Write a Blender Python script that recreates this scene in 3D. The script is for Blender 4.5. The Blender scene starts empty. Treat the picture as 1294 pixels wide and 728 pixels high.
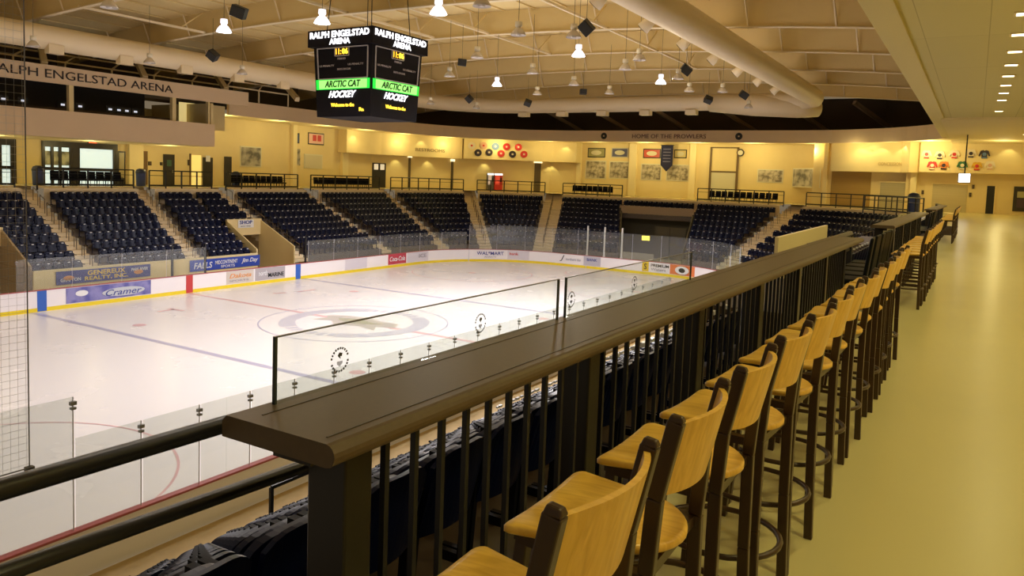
import bpy, math, random
from mathutils import Vector, Matrix, Quaternion
random.seed(7)
sc = bpy.context.scene
col = sc.collection
V = Vector
# ------------------------------------------------------------------ camera
EYE = V((0, 0, 1.6))
RM = Matrix(((0.8539, -0.0695, 0.5158), (0.5193, 0.0460, -0.8534), (0.0356, 0.9965, 0.0754)))
FPX, CX, CY = 964.7, 647.0, 297.0
cd = bpy.data.cameras.new('camera')
cam = bpy.data.objects.new('camera', cd); col.objects.link(cam)
cam.matrix_world = Matrix.Translation(EYE) @ RM.to_4x4()
cd.sensor_width = 36; cd.lens = FPX / 1294 * 36
cd.shift_x = 0; cd.shift_y = -(364 - CY) / 1294
cd.clip_start = 0.05; cd.clip_end = 400
sc.camera = cam
# ------------------------------------------------------------------ world, exposure, render look
sc.view_settings.view_transform = 'Standard'; sc.view_settings.look = 'None'
sc.view_settings.exposure = 0.0; sc.view_settings.gamma = 1.0; sc.view_settings.use_curve_mapping = False
w = bpy.data.worlds.new('world'); sc.world = w; w.use_nodes = True
w.node_tree.nodes['Background'].inputs[0].default_value = (1.0, 0.78, 0.5, 1)
w.node_tree.nodes['Background'].inputs[1].default_value = 0.18
cy = sc.cycles
cy.use_denoising = True
cy.max_bounces = 8; cy.diffuse_bounces = 5; cy.glossy_bounces = 3; cy.transparent_max_bounces = 16; cy.transmission_bounces = 4
cy.caustics_reflective = False; cy.caustics_refractive = False
cy.sample_clamp_indirect = 4.0
ICE_LAMP_W, CONC_W, WASH_W, DOWN_W = 4500.0, 300.0, 42.0, 172.0
ICE_COL, WARM, WARM2 = (0.96, 0.93, 1.0), (1.0, 0.83, 0.36), (1.0, 0.88, 0.36)

def light(name, kind, loc, power, color, direction=None, size=math.radians(120), radius=0.12, blend=0.6):
    ld = bpy.data.lights.new(name, kind); ld.energy = power; ld.color = color
    ld.shadow_soft_size = radius
    if kind == 'SPOT': ld.spot_size = size; ld.spot_blend = blend
    o = bpy.data.objects.new(name, ld); col.objects.link(o); o.location = loc
    if direction is not None: o.rotation_euler = V(direction).to_track_quat('-Z', 'Y').to_euler()
    return o

# ------------------------------------------------------------------ pixel -> world on a known plane
def ray(px, py): return RM @ V((px - CX, -(py - CY), -FPX))
def on_z(px, py, z): d = ray(px, py); return EYE + d * ((z - EYE.z) / d.z)
def on_x(px, py, x): d = ray(px, py); return EYE + d * (x / d.x)
def on_y(px, py, y): d = ray(px, py); return EYE + d * (y / d.y)

# ------------------------------------------------------------------ materials
MATS = {}
def mat(name, color, rough=0.6, metal=0.0, spec=0.5, emit=None, estr=0.0, noise=0.0, nscale=8.0, bump=0.0):
    if name in MATS: return MATS[name]
    m = bpy.data.materials.new(name); m.use_nodes = True
    nt = m.node_tree; b = nt.nodes['Principled BSDF']
    b.inputs['Base Color'].default_value = (*color, 1); b.inputs['Roughness'].default_value = rough
    b.inputs['Metallic'].default_value = metal; b.inputs['Specular IOR Level'].default_value = spec
    if emit: b.inputs['Emission Color'].default_value = (*emit, 1); b.inputs['Emission Strength'].default_value = estr
    if noise > 0 or bump > 0:
        tc = nt.nodes.new('ShaderNodeTexCoord'); nz = nt.nodes.new('ShaderNodeTexNoise')
        nz.inputs['Scale'].default_value = nscale; nz.inputs['Detail'].default_value = 5
        nt.links.new(tc.outputs['Object'], nz.inputs['Vector'])
        if noise > 0:
            mx = nt.nodes.new('ShaderNodeMix'); mx.data_type = 'RGBA'
            mx.inputs['A'].default_value = (*[c * (1 - noise) for c in color], 1)
            mx.inputs['B'].default_value = (*[min(1, c * (1 + noise)) for c in color], 1)
            nt.links.new(nz.outputs['Fac'], mx.inputs['Factor']); nt.links.new(mx.outputs['Result'], b.inputs['Base Color'])
        if bump > 0:
            bp = nt.nodes.new('ShaderNodeBump'); bp.inputs['Strength'].default_value = bump; bp.inputs['Distance'].default_value = 0.02
            nt.links.new(nz.outputs['Fac'], bp.inputs['Height']); nt.links.new(bp.outputs['Normal'], b.inputs['Normal'])
    MATS[name] = m
    return m

def wood_mat():
    m = mat('stool_wood', (0.62, 0.33, 0.06), 0.33)
    nt = m.node_tree; b = nt.nodes['Principled BSDF']
    tc = nt.nodes.new('ShaderNodeTexCoord'); mp = nt.nodes.new('ShaderNodeMapping'); nz = nt.nodes.new('ShaderNodeTexNoise')
    mp.inputs['Scale'].default_value = (3, 26, 5)
    nz.inputs['Scale'].default_value = 2.0; nz.inputs['Detail'].default_value = 6; nz.inputs['Distortion'].default_value = 0.8
    rp = nt.nodes.new('ShaderNodeValToRGB')
    rp.color_ramp.elements[0].position = 0.3; rp.color_ramp.elements[0].color = (0.74, 0.42, 0.055, 1)
    rp.color_ramp.elements[1].position = 0.7; rp.color_ramp.elements[1].color = (0.94, 0.60, 0.12, 1)
    oi = nt.nodes.new('ShaderNodeObjectInfo'); ad = nt.nodes.new('ShaderNodeVectorMath'); ad.operation = 'ADD'
    nt.links.new(tc.outputs['Object'], ad.inputs[0]); nt.links.new(oi.outputs['Location'], ad.inputs[1])
    nt.links.new(ad.outputs[0], mp.inputs[0]); nt.links.new(mp.outputs[0], nz.inputs['Vector'])
    nt.links.new(nz.outputs['Fac'], rp.inputs[0]); nt.links.new(rp.outputs[0], b.inputs['Base Color'])
    return m
def ice_mat():
    m = mat('ice', (0.88, 0.86, 0.89), 0.22, spec=0.25)
    nt = m.node_tree; b = nt.nodes['Principled BSDF']
    tc = nt.nodes.new('ShaderNodeTexCoord'); nz = nt.nodes.new('ShaderNodeTexNoise'); nz.inputs['Scale'].default_value = 0.35; nz.inputs['Detail'].default_value = 8
    nt.links.new(tc.outputs['Object'], nz.inputs['Vector'])
    r1 = nt.nodes.new('ShaderNodeMapRange'); r1.inputs['To Min'].default_value = 0.25; r1.inputs['To Max'].default_value = 0.29
    nt.links.new(nz.outputs['Fac'], r1.inputs['Value']); nt.links.new(r1.outputs[0], b.inputs['Roughness'])
    mx = nt.nodes.new('ShaderNodeMix'); mx.data_type = 'RGBA'
    mx.inputs['A'].default_value = (0.87, 0.85, 0.88, 1); mx.inputs['B'].default_value = (0.90, 0.87, 0.88, 1)
    nt.links.new(nz.outputs['Fac'], mx.inputs['Factor']); nt.links.new(mx.outputs['Result'], b.inputs['Base Color'])
    return m
def floor_mat():
    m = mat('epoxy_floor', (0.60, 0.50, 0.26), 0.2, spec=0.6)
    nt = m.node_tree; b = nt.nodes['Principled BSDF']
    tc = nt.nodes.new('ShaderNodeTexCoord'); nz = nt.nodes.new('ShaderNodeTexNoise'); nz.inputs['Scale'].default_value = 0.8; nz.inputs['Detail'].default_value = 6
    n2 = nt.nodes.new('ShaderNodeTexNoise'); n2.inputs['Scale'].default_value = 1.3
    nt.links.new(tc.outputs['Object'], nz.inputs['Vector']); nt.links.new(tc.outputs['Object'], n2.inputs['Vector'])
    r1 = nt.nodes.new('ShaderNodeMapRange'); r1.inputs['To Min'].default_value = 0.24; r1.inputs['To Max'].default_value = 0.28
    nt.links.new(nz.outputs['Fac'], r1.inputs['Value']); nt.links.new(r1.outputs[0], b.inputs['Roughness'])
    mx = nt.nodes.new('ShaderNodeMix'); mx.data_type = 'RGBA'
    mx.inputs['A'].default_value = (0.61, 0.54, 0.255, 1); mx.inputs['B'].default_value = (0.65, 0.575, 0.27, 1)
    nt.links.new(n2.outputs['Fac'], mx.inputs['Factor']); nt.links.new(mx.outputs['Result'], b.inputs['Base Color'])
    return m
def tile_mat(name, c1, c2, sx, sy, mortar=0.01, rough=0.7, axis=None):
    m = mat(name, c1, rough)
    nt = m.node_tree; b = nt.nodes['Principled BSDF']
    tc = nt.nodes.new('ShaderNodeTexCoord'); br = nt.nodes.new('ShaderNodeTexBrick')
    br.offset = 0; br.inputs['Scale'].default_value = 1; br.inputs['Brick Width'].default_value = sx; br.inputs['Row Height'].default_value = sy
    br.inputs['Mortar Size'].default_value = mortar; br.inputs['Mortar Smooth'].default_value = 0.3
    br.inputs['Color1'].default_value = (*c1, 1); br.inputs['Color2'].default_value = (*[c * 0.96 for c in c1], 1); br.inputs['Mortar'].default_value = (*c2, 1)
    src = tc.outputs['Object']
    if axis:
        mp = nt.nodes.new('ShaderNodeMapping'); mp.inputs['Rotation'].default_value = axis
        nt.links.new(src, mp.inputs[0]); src = mp.outputs[0]
    nt.links.new(src, br.inputs['Vector']); nt.links.new(br.outputs['Color'], b.inputs['Base Color'])
    return m
def glass_mat(name, haze=0.1, tint=(0.93, 0.95, 0.93), gloss=0.07):
    m = bpy.data.materials.new(name); m.use_nodes = True; nt = m.node_tree; nt.nodes.clear()
    out = nt.nodes.new('ShaderNodeOutputMaterial'); tr = nt.nodes.new('ShaderNodeBsdfTransparent'); tr.inputs[0].default_value = (*tint, 1)
    df = nt.nodes.new('ShaderNodeBsdfDiffuse'); df.inputs[0].default_value = (0.75, 0.76, 0.78, 1)
    gl = nt.nodes.new('ShaderNodeBsdfGlossy'); gl.inputs['Roughness'].default_value = 0.04
    m1 = nt.nodes.new('ShaderNodeMixShader'); m1.inputs[0].default_value = haze
    m2 = nt.nodes.new('ShaderNodeMixShader'); m2.inputs[0].default_value = gloss
    nt.links.new(tr.outputs[0], m1.inputs[1]); nt.links.new(df.outputs[0], m1.inputs[2])
    nt.links.new(m1.outputs[0], m2.inputs[1]); nt.links.new(gl.outputs[0], m2.inputs[2]); nt.links.new(m2.outputs[0], out.inputs[0])
    MATS[name] = m; return m
def net_mat():
    m = bpy.data.materials.new('net'); m.use_nodes = True; nt = m.node_tree; b = nt.nodes['Principled BSDF']
    b.inputs['Base Color'].default_value = (0.5, 0.48, 0.48, 1)
    tc = nt.nodes.new('ShaderNodeTexCoord'); mp = nt.nodes.new('ShaderNodeMapping'); mp.inputs['Rotation'].default_value = (0, math.radians(90), 0)
    br = nt.nodes.new('ShaderNodeTexBrick'); br.offset = 0; br.inputs['Scale'].default_value = 1
    br.inputs['Brick Width'].default_value = 0.12; br.inputs['Row Height'].default_value = 0.12; br.inputs['Mortar Size'].default_value = 0.0022; br.inputs['Mortar Smooth'].default_value = 0.0
    nt.links.new(tc.outputs['Object'], mp.inputs[0]); nt.links.new(mp.outputs[0], br.inputs['Vector']); nt.links.new(br.outputs['Fac'], b.inputs['Alpha'])
    MATS['net'] = m; return m
def photo_mat(name, c1, c2, scale=6.0):
    m = mat(name, c1, 0.4); nt = m.node_tree; b = nt.nodes['Principled BSDF']
    tc = nt.nodes.new('ShaderNodeTexCoord'); nz = nt.nodes.new('ShaderNodeTexVoronoi'); nz.inputs['Scale'].default_value = scale
    n2 = nt.nodes.new('ShaderNodeTexNoise'); n2.inputs['Scale'].default_value = scale * 0.6; n2.inputs['Detail'].default_value = 6
    nt.links.new(tc.outputs['Object'], nz.inputs['Vector']); nt.links.new(tc.outputs['Object'], n2.inputs['Vector'])
    rp = nt.nodes.new('ShaderNodeValToRGB'); rp.color_ramp.elements[0].position = 0.38; rp.color_ramp.elements[1].position = 0.62
    rp.color_ramp.elements[0].color = (*c1, 1); rp.color_ramp.elements[1].color = (*c2, 1)
    nt.links.new(n2.outputs['Fac'], rp.inputs[0]); nt.links.new(rp.outputs[0], b.inputs['Base Color'])
    return m

WOOD = wood_mat(); ICE = ice_mat(); FLOOR = floor_mat()
BLACKM = mat('black_metal', (0.012, 0.012, 0.016), 0.32, spec=0.5)
BROWNM = mat('dark_brown_metal', (0.050, 0.026, 0.012), 0.32, spec=0.45)
POSTM = mat('post_paint', (0.014, 0.011, 0.009), 0.3)
COUNTER = mat('counter_laminate', (0.115, 0.082, 0.052), 0.42, spec=0.35, noise=0.12, nscale=60)
NAVY = mat('navy_plastic', (0.004, 0.007, 0.032), 0.32, spec=0.16)
DARKSEAT = mat('black_plastic', (0.004, 0.0045, 0.008), 0.5, spec=0.12)
CHROME = mat('chrome', (0.7, 0.7, 0.7), 0.2, metal=1)
CREAM = mat('cream_wall', (0.78, 0.63, 0.32), 0.75, noise=0.04, nscale=1.2)
CREAM2 = mat('cream_wall_light', (0.84, 0.71, 0.40), 0.75)
TAN = mat('tan_fascia', (0.76, 0.58, 0.38), 0.75, noise=0.04, nscale=0.8)
CONCRETE = mat('tan_concrete', (0.86, 0.72, 0.49), 0.8, noise=0.10, nscale=3)
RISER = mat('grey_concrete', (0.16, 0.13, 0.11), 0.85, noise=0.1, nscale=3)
ROOF = mat('roof_deck', (0.74, 0.58, 0.27), 0.85, noise=0.05, nscale=0.6)
STEEL = mat('cream_steel', (0.78, 0.66, 0.44), 0.5)
DUCT = mat('duct_paint', (0.86, 0.72, 0.48), 0.5)
DARKWALL = mat('dark_upper_wall', (0.085, 0.058, 0.036), 0.85)
DARK = mat('near_black', (0.01, 0.01, 0.012), 0.5)
WHITEB = mat('board_white', (0.86, 0.82, 0.84), 0.35)
YELLOWK = mat('kick_yellow', (0.80, 0.62, 0.02), 0.4)
REDC = mat('red_plastic', (0.55, 0.05, 0.05), 0.4)
BLUEC = mat('blue_plastic', (0.03, 0.12, 0.50), 0.4)
REDLINE = mat('ice_red', (0.78, 0.50, 0.54), 0.3)
BLUELINE = mat('ice_blue', (0.50, 0.49, 0.66), 0.3)
RINGBLUE = mat('ice_ring', (0.60, 0.60, 0.70), 0.3)
LOGOG = mat('ice_logo_grey', (0.55, 0.52, 0.50), 0.3)
GLASS = glass_mat('rink_glass', 0.08, gloss=0.03)
GLASSF = glass_mat('far_rink_glass', 0.045, gloss=0.03)
SHIELD = glass_mat('counter_glass', 0.03, gloss=0.05)
SEAM = mat('glass_seam', (0.62, 0.62, 0.66), 0.4)
NET = net_mat()
CEIL = tile_mat('concourse_ceiling_paint', (0.70, 0.62, 0.29), (0.48, 0.41, 0.17), 1.5, 6.0, 0.012)
BLOCK = tile_mat('block_wall', (0.45, 0.33, 0.18), (0.30, 0.21, 0.11), 0.8, 0.4, 0.015, axis=(math.radians(90), 0, math.radians(90)))

# ------------------------------------------------------------------ mesh builder
class MB:
    def __init__(s): s.v = []; s.f = []
    def quad(s, a, b, c, d):
        n = len(s.v); s.v += [tuple(a), tuple(b), tuple(c), tuple(d)]; s.f.append((n, n + 1, n + 2, n + 3)); return s
    def hexa(s, p):          # p: 8 points, bottom ring 0-3, top ring 4-7
        n = len(s.v); s.v += [tuple(q) for q in p]
        for f in ((3, 2, 1, 0), (4, 5, 6, 7), (0, 1, 5, 4), (1, 2, 6, 5), (2, 3, 7, 6), (3, 0, 4, 7)): s.f.append(tuple(n + i for i in f))
        return s
    def box(s, x0, x1, y0, y1, z0, z1):
        return s.hexa([(x0, y0, z0), (x1, y0, z0), (x1, y1, z0), (x0, y1, z0), (x0, y0, z1), (x1, y0, z1), (x1, y1, z1), (x0, y1, z1)])
    def frame(s, o, ex, ey, ez):   # box from corner o along three vectors
        o, ex, ey, ez = V(o), V(ex), V(ey), V(ez)
        return s.hexa([o, o + ex, o + ex + ey, o + ey, o + ez, o + ex + ez, o + ex + ey + ez, o + ey + ez])
    def bar(s, p, q, w, h, up=(0, 0, 1)):
        p, q = V(p), V(q); d = (q - p).normalized(); u = V(up)
        if abs(d.dot(u)) > 0.98: u = V((1, 0, 0))
        r = d.cross(u).normalized() * (w / 2); t = r.cross(d).normalized() * (h / 2)
        return s.hexa([p - r - t, p + r - t, p + r + t, p - r + t, q - r - t, q + r - t, q + r + t, q - r + t])
    def tube(s, pts, r, n=8, closed=False, cap=True):
        pts = [V(p) for p in pts]; k = len(pts); base = len(s.v); rr = r if isinstance(r, (list, tuple)) else [r] * k
        prev = None
        for i, p in enumerate(pts):
            a = pts[i - 1] if (i > 0 or closed) else p
            b = pts[(i + 1) % k] if (i < k - 1 or closed) else p
            d = (b - a).normalized()
            if prev is None:
                u = V((0, 0, 1)) if abs(d.z) < 0.95 else V((1, 0, 0)); x = d.cross(u).normalized()
            else:
                x = (prev - d * prev.dot(d)).normalized()
            prev = x; y = d.cross(x).normalized()
            for j in range(n):
                t = 2 * math.pi * j / n; s.v.append(tuple(p + (x * math.cos(t) + y * math.sin(t)) * rr[i]))
        for i in range(k if closed else k - 1):
            for j in range(n):
                a = base + i * n + j; b = base + i * n + (j + 1) % n
                c = base + ((i + 1) % k) * n + (j + 1) % n; d = base + ((i + 1) % k) * n + j
                s.f.append((a, b, c, d))
        if cap and not closed:
            s.f.append(tuple(base + j for j in reversed(range(n)))); s.f.append(tuple(base + (k - 1) * n + j for j in range(n)))
        return s
    def lathe(s, prof, n=16, c=(0, 0, 0), cap=True):   # prof: (r, z)
        base = len(s.v)
        for r, z in prof:
            for j in range(n):
                t = 2 * math.pi * j / n; s.v.append((c[0] + r * math.cos(t), c[1] + r * math.sin(t), c[2] + z))
        for i in range(len(prof) - 1):
            for j in range(n):
                a = base + i * n + j; b = base + i * n + (j + 1) % n; s.f.append((a, b, b + n, a + n))
        if cap: s.f.append(tuple(base + j for j in reversed(range(n)))); s.f.append(tuple(base + (len(prof) - 1) * n + j for j in range(n)))
        return s
    def prism(s, pts, ez):     # closed outline extruded along ez
        ez = V(ez); n = len(pts); base = len(s.v)
        s.v += [tuple(V(p)) for p in pts] + [tuple(V(p) + ez) for p in pts]
        s.f.append(tuple(base + i for i in reversed(range(n)))); s.f.append(tuple(base + n + i for i in range(n)))
        for i in range(n): j = (i + 1) % n; s.f.append((base + i, base + j, base + n + j, base + n + i))
        return s
    def strip(s, top, bot):    # ribbon between two polylines
        for i in range(len(top) - 1): s.quad(bot[i], bot[i + 1], top[i + 1], top[i])
        return s
    def wallstrip(s, pts, z0, z1, th, side=1):   # thick vertical ribbon on plan polyline
        off = offset(pts, th * side)
        for i in range(len(pts) - 1):
            a, b, c, d = pts[i], pts[i + 1], off[i + 1], off[i]
            s.hexa([(*a, z0), (*b, z0), (*c, z0), (*d, z0), (*a, z1), (*b, z1), (*c, z1), (*d, z1)])
        return s
    def mesh(s, name, smooth=False):
        m = bpy.data.meshes.new(name); m.from_pydata(s.v, [], s.f); m.update()
        if smooth:
            for p in m.polygons: p.use_smooth = True
        return m
    def build(s, name, m, parent=None, smooth=False, bevel=0.0, loc=None):
        me = s.mesh(name, smooth); me.materials.append(m)
        o = bpy.data.objects.new(name, me); col.objects.link(o)
        if loc is not None: o.location = loc
        if parent is not None: o.parent = parent
        if bevel > 0:
            b = o.modifiers.new('bevel', 'BEVEL'); b.width = bevel; b.segments = 2; b.limit_method = 'ANGLE'; b.angle_limit = math.radians(40)
            if smooth is False:
                pass
        return o
def offset(pts, d):
    out = []
    for i, p in enumerate(pts):
        a = V(pts[max(0, i - 1)]); b = V(pts[min(len(pts) - 1, i + 1)])
        t = (b - a).normalized(); nrm = V((t.y, -t.x))
        out.append((p[0] + nrm.x * d, p[1] + nrm.y * d))
    return out
def tag(o, label, cat, group=None):
    o['label'] = label; o['category'] = cat
    if group: o['group'] = group
    return o
def struct(o): o['kind'] = 'structure'; return o
def empty(name, loc=(0, 0, 0), rz=0.0):
    o = bpy.data.objects.new(name, None); col.objects.link(o); o.location = loc; o.rotation_euler = (0, 0, rz); o.empty_display_size = 0.1
    return o
def copy_tree(o, parent=None):
    c = o.copy(); col.objects.link(c)
    if parent is not None: c.parent = parent
    for ch in list(o.children): copy_tree(ch, c)
    return c
def text(name, s, origin, right, up, wdt, hgt, m, parent=None, thick=0.01, shear=0.0, bold=0.0):
    """lettering fitted to a wdt x hgt rectangle whose lower corner is origin"""
    cu = bpy.data.curves.new('t', 'FONT'); cu.body = s; cu.extrude = 0.02; cu.shear = shear; cu.offset = bold; cu.resolution_u = 3
    to = bpy.data.objects.new('t', cu); col.objects.link(to)
    dg = bpy.context.evaluated_depsgraph_get(); me = bpy.data.meshes.new_from_object(to.evaluated_get(dg))
    bpy.data.objects.remove(to); bpy.data.curves.remove(cu)
    xs = [v.co.x for v in me.vertices]; ys = [v.co.y for v in me.vertices]
    x0, x1, y0, y1 = min(xs), max(xs), min(ys), max(ys)
    r = V(right).normalized(); u = V(up).normalized(); n = r.cross(u)
    for v in me.vertices:
        c = v.co.copy()
        v.co = V(origin) + r * ((c.x - x0) / (x1 - x0) * wdt) + u * ((c.y - y0) / (y1 - y0) * hgt) + n * (thick if c.z > 0 else 0)
    me.materials.clear(); me.materials.append(m); me.name = name
    o = bpy.data.objects.new(name, me); col.objects.link(o)
    if parent is not None: o.parent = parent
    return o
def split_words(o, right, n):
    """turn one lettering mesh into a thing whose words are parts"""
    me = o.data; r = V(right).normalized()
    iv = sorted((min(r.dot(me.vertices[i].co) for i in p.vertices), max(r.dot(me.vertices[i].co) for i in p.vertices)) for p in me.polygons)
    gaps = []; hi = iv[0][1]
    for a, b in iv:
        if a > hi: gaps.append((a - hi, (a + hi) / 2))
        hi = max(hi, b)
    cuts = sorted(g[1] for g in sorted(gaps, reverse=True)[:n - 1]); nm = o.name
    mt_ = me.materials[0]; polys = [(sum(r.dot(me.vertices[i].co) for i in p.vertices) / len(p.vertices), tuple(p.vertices)) for p in me.polygons]
    vs = [tuple(v.co) for v in me.vertices]; par = o.parent; bpy.data.objects.remove(o)
    t = par
    if par is None:
        t = empty(nm)
    for k in range(n):
        mm = MB(); mp = {}
        for u, f in polys:
            if sum(u > c for c in cuts) != k: continue
            for i in f:
                if i not in mp: mp[i] = len(mm.v); mm.v.append(vs[i])
            mm.f.append(tuple(mp[i] for i in f))
        mm.build('word' if par is None else nm, mt_, t)
    return t
ORD = ['first', 'second', 'third', 'fourth', 'fifth', 'sixth', 'seventh', 'eighth', 'ninth', 'tenth', 'eleventh', 'twelfth', 'thirteenth',
       'fourteenth', 'fifteenth', 'sixteenth', 'seventeenth', 'eighteenth', 'nineteenth', 'twentieth', 'twenty-first', 'twenty-second',
       'twenty-third', 'twenty-fourth', 'twenty-fifth', 'twenty-sixth', 'twenty-seventh', 'twenty-eighth', 'twenty-ninth', 'thirtieth'] + ['further %s' % w for w in
       ('one', 'two', 'three', 'four', 'five', 'six', 'seven', 'eight', 'nine', 'ten', 'eleven', 'twelve')]

# ------------------------------------------------------------------ plan of the place
ICEZ = -5.8; WALK = -5.6; BT = ICEZ + 1.07
XF, XN, YE, RC = -38.8, -12.9, 57.9, 8.5       # far boards, near boards, end boards, corner radius
XC, YRED = -25.8, 28.0
def rrect(off, ys=-2.0, n=14):
    xl, xr, ye, r = XF - off, XN + off, YE + off, RC + off
    P = [(xl, ys + i * (ye - r - ys) / 40) for i in range(40)]
    P += [(xl + r - r * math.cos(a), ye - r + r * math.sin(a)) for a in [math.pi / 2 * i / n for i in range(n + 1)]]
    P += [(xl + r + (xr - xl - 2 * r) * i / 8, ye) for i in range(1, 8)]
    P += [(xr - r + r * math.sin(a), ye - r + r * math.cos(a)) for a in [math.pi / 2 * i / n for i in range(n + 1)]]
    P += [(xr, ye - r - i * (ye - r - ys) / 40) for i in range(1, 41)]
    return P
BOARD = rrect(0)
def arclen(P):
    L = [0]
    for a, b in zip(P, P[1:]): L.append(L[-1] + math.dist(a, b))
    return L
BL = arclen(BOARD)
def board_at(s):
    for i in range(len(BL) - 1):
        if BL[i + 1] >= s:
            t = (s - BL[i]) / (BL[i + 1] - BL[i]); a, b = BOARD[i], BOARD[i + 1]
            return (a[0] + (b[0] - a[0]) * t, a[1] + (b[1] - a[1]) * t)
    return BOARD[-1]
def board_slice(s0, s1, step=0.7):
    n = max(1, int(abs(s1 - s0) / step)); return [board_at(s0 + (s1 - s0) * i / n) for i in range(n + 1)]
def px_on(C, px, z, lo=0, hi=None):      # station along a plan polyline seen at picture column px
    best = (1e9, 0); inv = RM.transposed(); L = arclen(C); hi = hi or L[-1]; s = lo
    for i in range(len(C) - 1):
        if L[i] < lo or L[i] > hi: continue
        for k in range(10):
            x = C[i][0] + (C[i + 1][0] - C[i][0]) * k / 10; y = C[i][1] + (C[i + 1][1] - C[i][1]) * k / 10
            c = inv @ (V((x, y, z)) - EYE)
            if c.z > -1: continue
            d = abs(CX + FPX * c.x / -c.z - px)
            if d < best[0]: best = (d, L[i] + (L[i + 1] - L[i]) * k / 10)
    return best[1]

# seating stations: front point, back point (plan)
def bp2(F, B): return (V(F), V(B))
ST = {
 'm1': bp2((-40.8, 13.0), (-49.5, 13.5)), 'v1': bp2((-40.8, 16.4), (-49.5, 17.0)), 'v1e': bp2((-40.8, 20.4), (-49.5, 21.3)),
 'a1': bp2((-40.8, 23.4), (-49.5, 24.2)), 'a1r': bp2((-40.8, 24.5), (-49.5, 25.5)),
 'a2': bp2((-40.8, 29.7), (-49.5, 31.8)), 'a2r': bp2((-40.8, 31.0), (-49.5, 33.0)),
 'v2': bp2((-40.8, 34.6), (-49.5, 35.9)), 'a3': bp2((-40.8, 38.0), (-49.5, 38.4)), 'a3r': bp2((-40.8, 39.2), (-49.5, 39.7)),
 'a4': bp2((-40.8, 47.2), (-49.5, 47.2)), 'a4r': bp2((-40.8, 48.4), (-49.5, 48.7)),
 'a5': bp2((-39.95, 53.6), (-49.5, 57.4)), 'a5r': bp2((-39.45, 54.6), (-49.45, 59.0)),
 'a6': bp2((-37.72, 56.82), (-47.2, 67.8)), 'a6r': bp2((-36.88, 57.58), (-46.3, 69.1)),
 'a7': bp2((-33.64, 59.34), (-40.2, 73.0)), 'a7r': bp2((-31.9, 59.8), (-38.2, 73.4)),
 't1': bp2((-25.6, 59.9), (-31.3, 73.5)), 't2': bp2((-20.0, 59.9), (-23.4, 73.5)),
 'a8': bp2((-16.92, 58.9), (-15.5, 73.5)), 'a8r': bp2((-15.4, 58.0), (-13.5, 73.4)),
 'a9': bp2((-11.2, 52.5), (-4.2, 66.8)), 'a9r': bp2((-10.6, 51.0), (-3.4, 64.5)),
}
NR = 9
def zt(i): return 1.6 - 6.15 + i * 0.425            # tread height of row i
Z_TOP = zt(NR - 1)
def arcB(p):       # keep points between stations on the rounded back line
    cx, cy, r = -36.5, 60.5, 13.0
    if p.x < cx and p.y > cy: d = (p - V((cx, cy))); return V((cx, cy)) + d.normalized() * r
    cx2 = -15.1
    if p.x > cx2 and p.y > cy: d = (p - V((cx2, cy))); return V((cx2, cy)) + d.normalized() * r
    return p
def arcF(p):
    cx, cy, r = -30.3, 49.4, 10.5
    if p.x < cx and p.y > cy: d = (p - V((cx, cy))); return V((cx, cy)) + d.normalized() * r
    cx2 = -21.4
    if p.x > cx2 and p.y > cy: d = (p - V((cx2, cy))); return V((cx2, cy)) + d.normalized() * r
    return p
def between(a, b, n):
    A, B = ST[a], ST[b]; out = []
    for i in range(n + 1):
        t = i / n; out.append((arcF(A[0].lerp(B[0], t)), arcB(A[1].lerp(B[1], t))))
    out[0] = A; out[-1] = B
    return out
def tp(pair, t): return pair[0].lerp(pair[1], t)
def railpt(pair, d=1.0): return pair[1] + (pair[1] - pair[0]).normalized() * d

# ------------------------------------------------------------------ setting: ice, boards area floor
m = MB()
n_ = len(BOARD)
outline = [(x, y, ICEZ) for x, y in BOARD]
m.v = outline; m.f = [tuple(range(n_))][::-1]
m.f = [tuple(reversed(range(n_)))]
floor_ice = struct(m.build('floor_ice', ICE))
def flat(name, pts, z, mt, parent=floor_ice):
    mm = MB(); mm.v = [(x, y, z) for x, y in pts]; mm.f = [tuple(range(len(pts)))]; return mm.build(name, mt, parent)
def ring(name, c, r0, r1, z, mt, a0=0, a1=360, n=64, parent=floor_ice):
    mm = MB(); k = max(3, int(n * (a1 - a0) / 360))
    A = [math.radians(a0 + (a1 - a0) * i / k) for i in range(k + 1)]
    mm.strip([(c[0] + r1 * math.cos(a), c[1] + r1 * math.sin(a), z) for a in A], [(c[0] + r0 * math.cos(a), c[1] + r0 * math.sin(a), z) for a in A])
    return mm.build(name, mt, parent)
zi = ICEZ + 0.004
flat('red_center_line', [(XF, YRED - .15), (XN, YRED - .15), (XN, YRED + .15), (XF, YRED + .15)], zi, REDLINE)
for yb in (YRED - 8.6, YRED + 8.9):
    flat('blue_line', [(XF, yb - .15), (XN, yb - .15), (XN, yb + .15), (XF, yb + .15)], zi, BLUELINE)
flat('goal_line', [(XF + 2, YE - 3.4), (XN - 2, YE - 3.4), (XN - 2, YE - 3.34), (XF + 2, YE - 3.34)], zi, REDLINE)
ring('center_circle', (XC, YRED), 4.53, 4.60, zi + .002, BLUELINE)
for a0, a1 in ((-62, 62), (118, 242)): ring('logo_ring', (XC, YRED), 2.85, 3.65, zi + .003, RINGBLUE, a0, a1)
for a0 in list(range(66, 114, 9)) + list(range(246, 294, 9)): ring('logo_ring', (XC, YRED), 2.95, 3.5, zi + .003, RINGBLUE, a0, a0 + 5.5)
blob = [(-2.2, .35), (-1.4, .9), (-.3, 1.15), (.9, .8), (2.0, .9), (2.5, .1), (1.6, -.3), (2.1, -1.0), (.8, -.7), (-.4, -1.1), (-1.1, -.5), (-2.0, -.9), (-1.8, -.1)]
flat('logo_emblem', [(XC + a, YRED + b) for a, b in blob], zi + .004, LOGOG)
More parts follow.
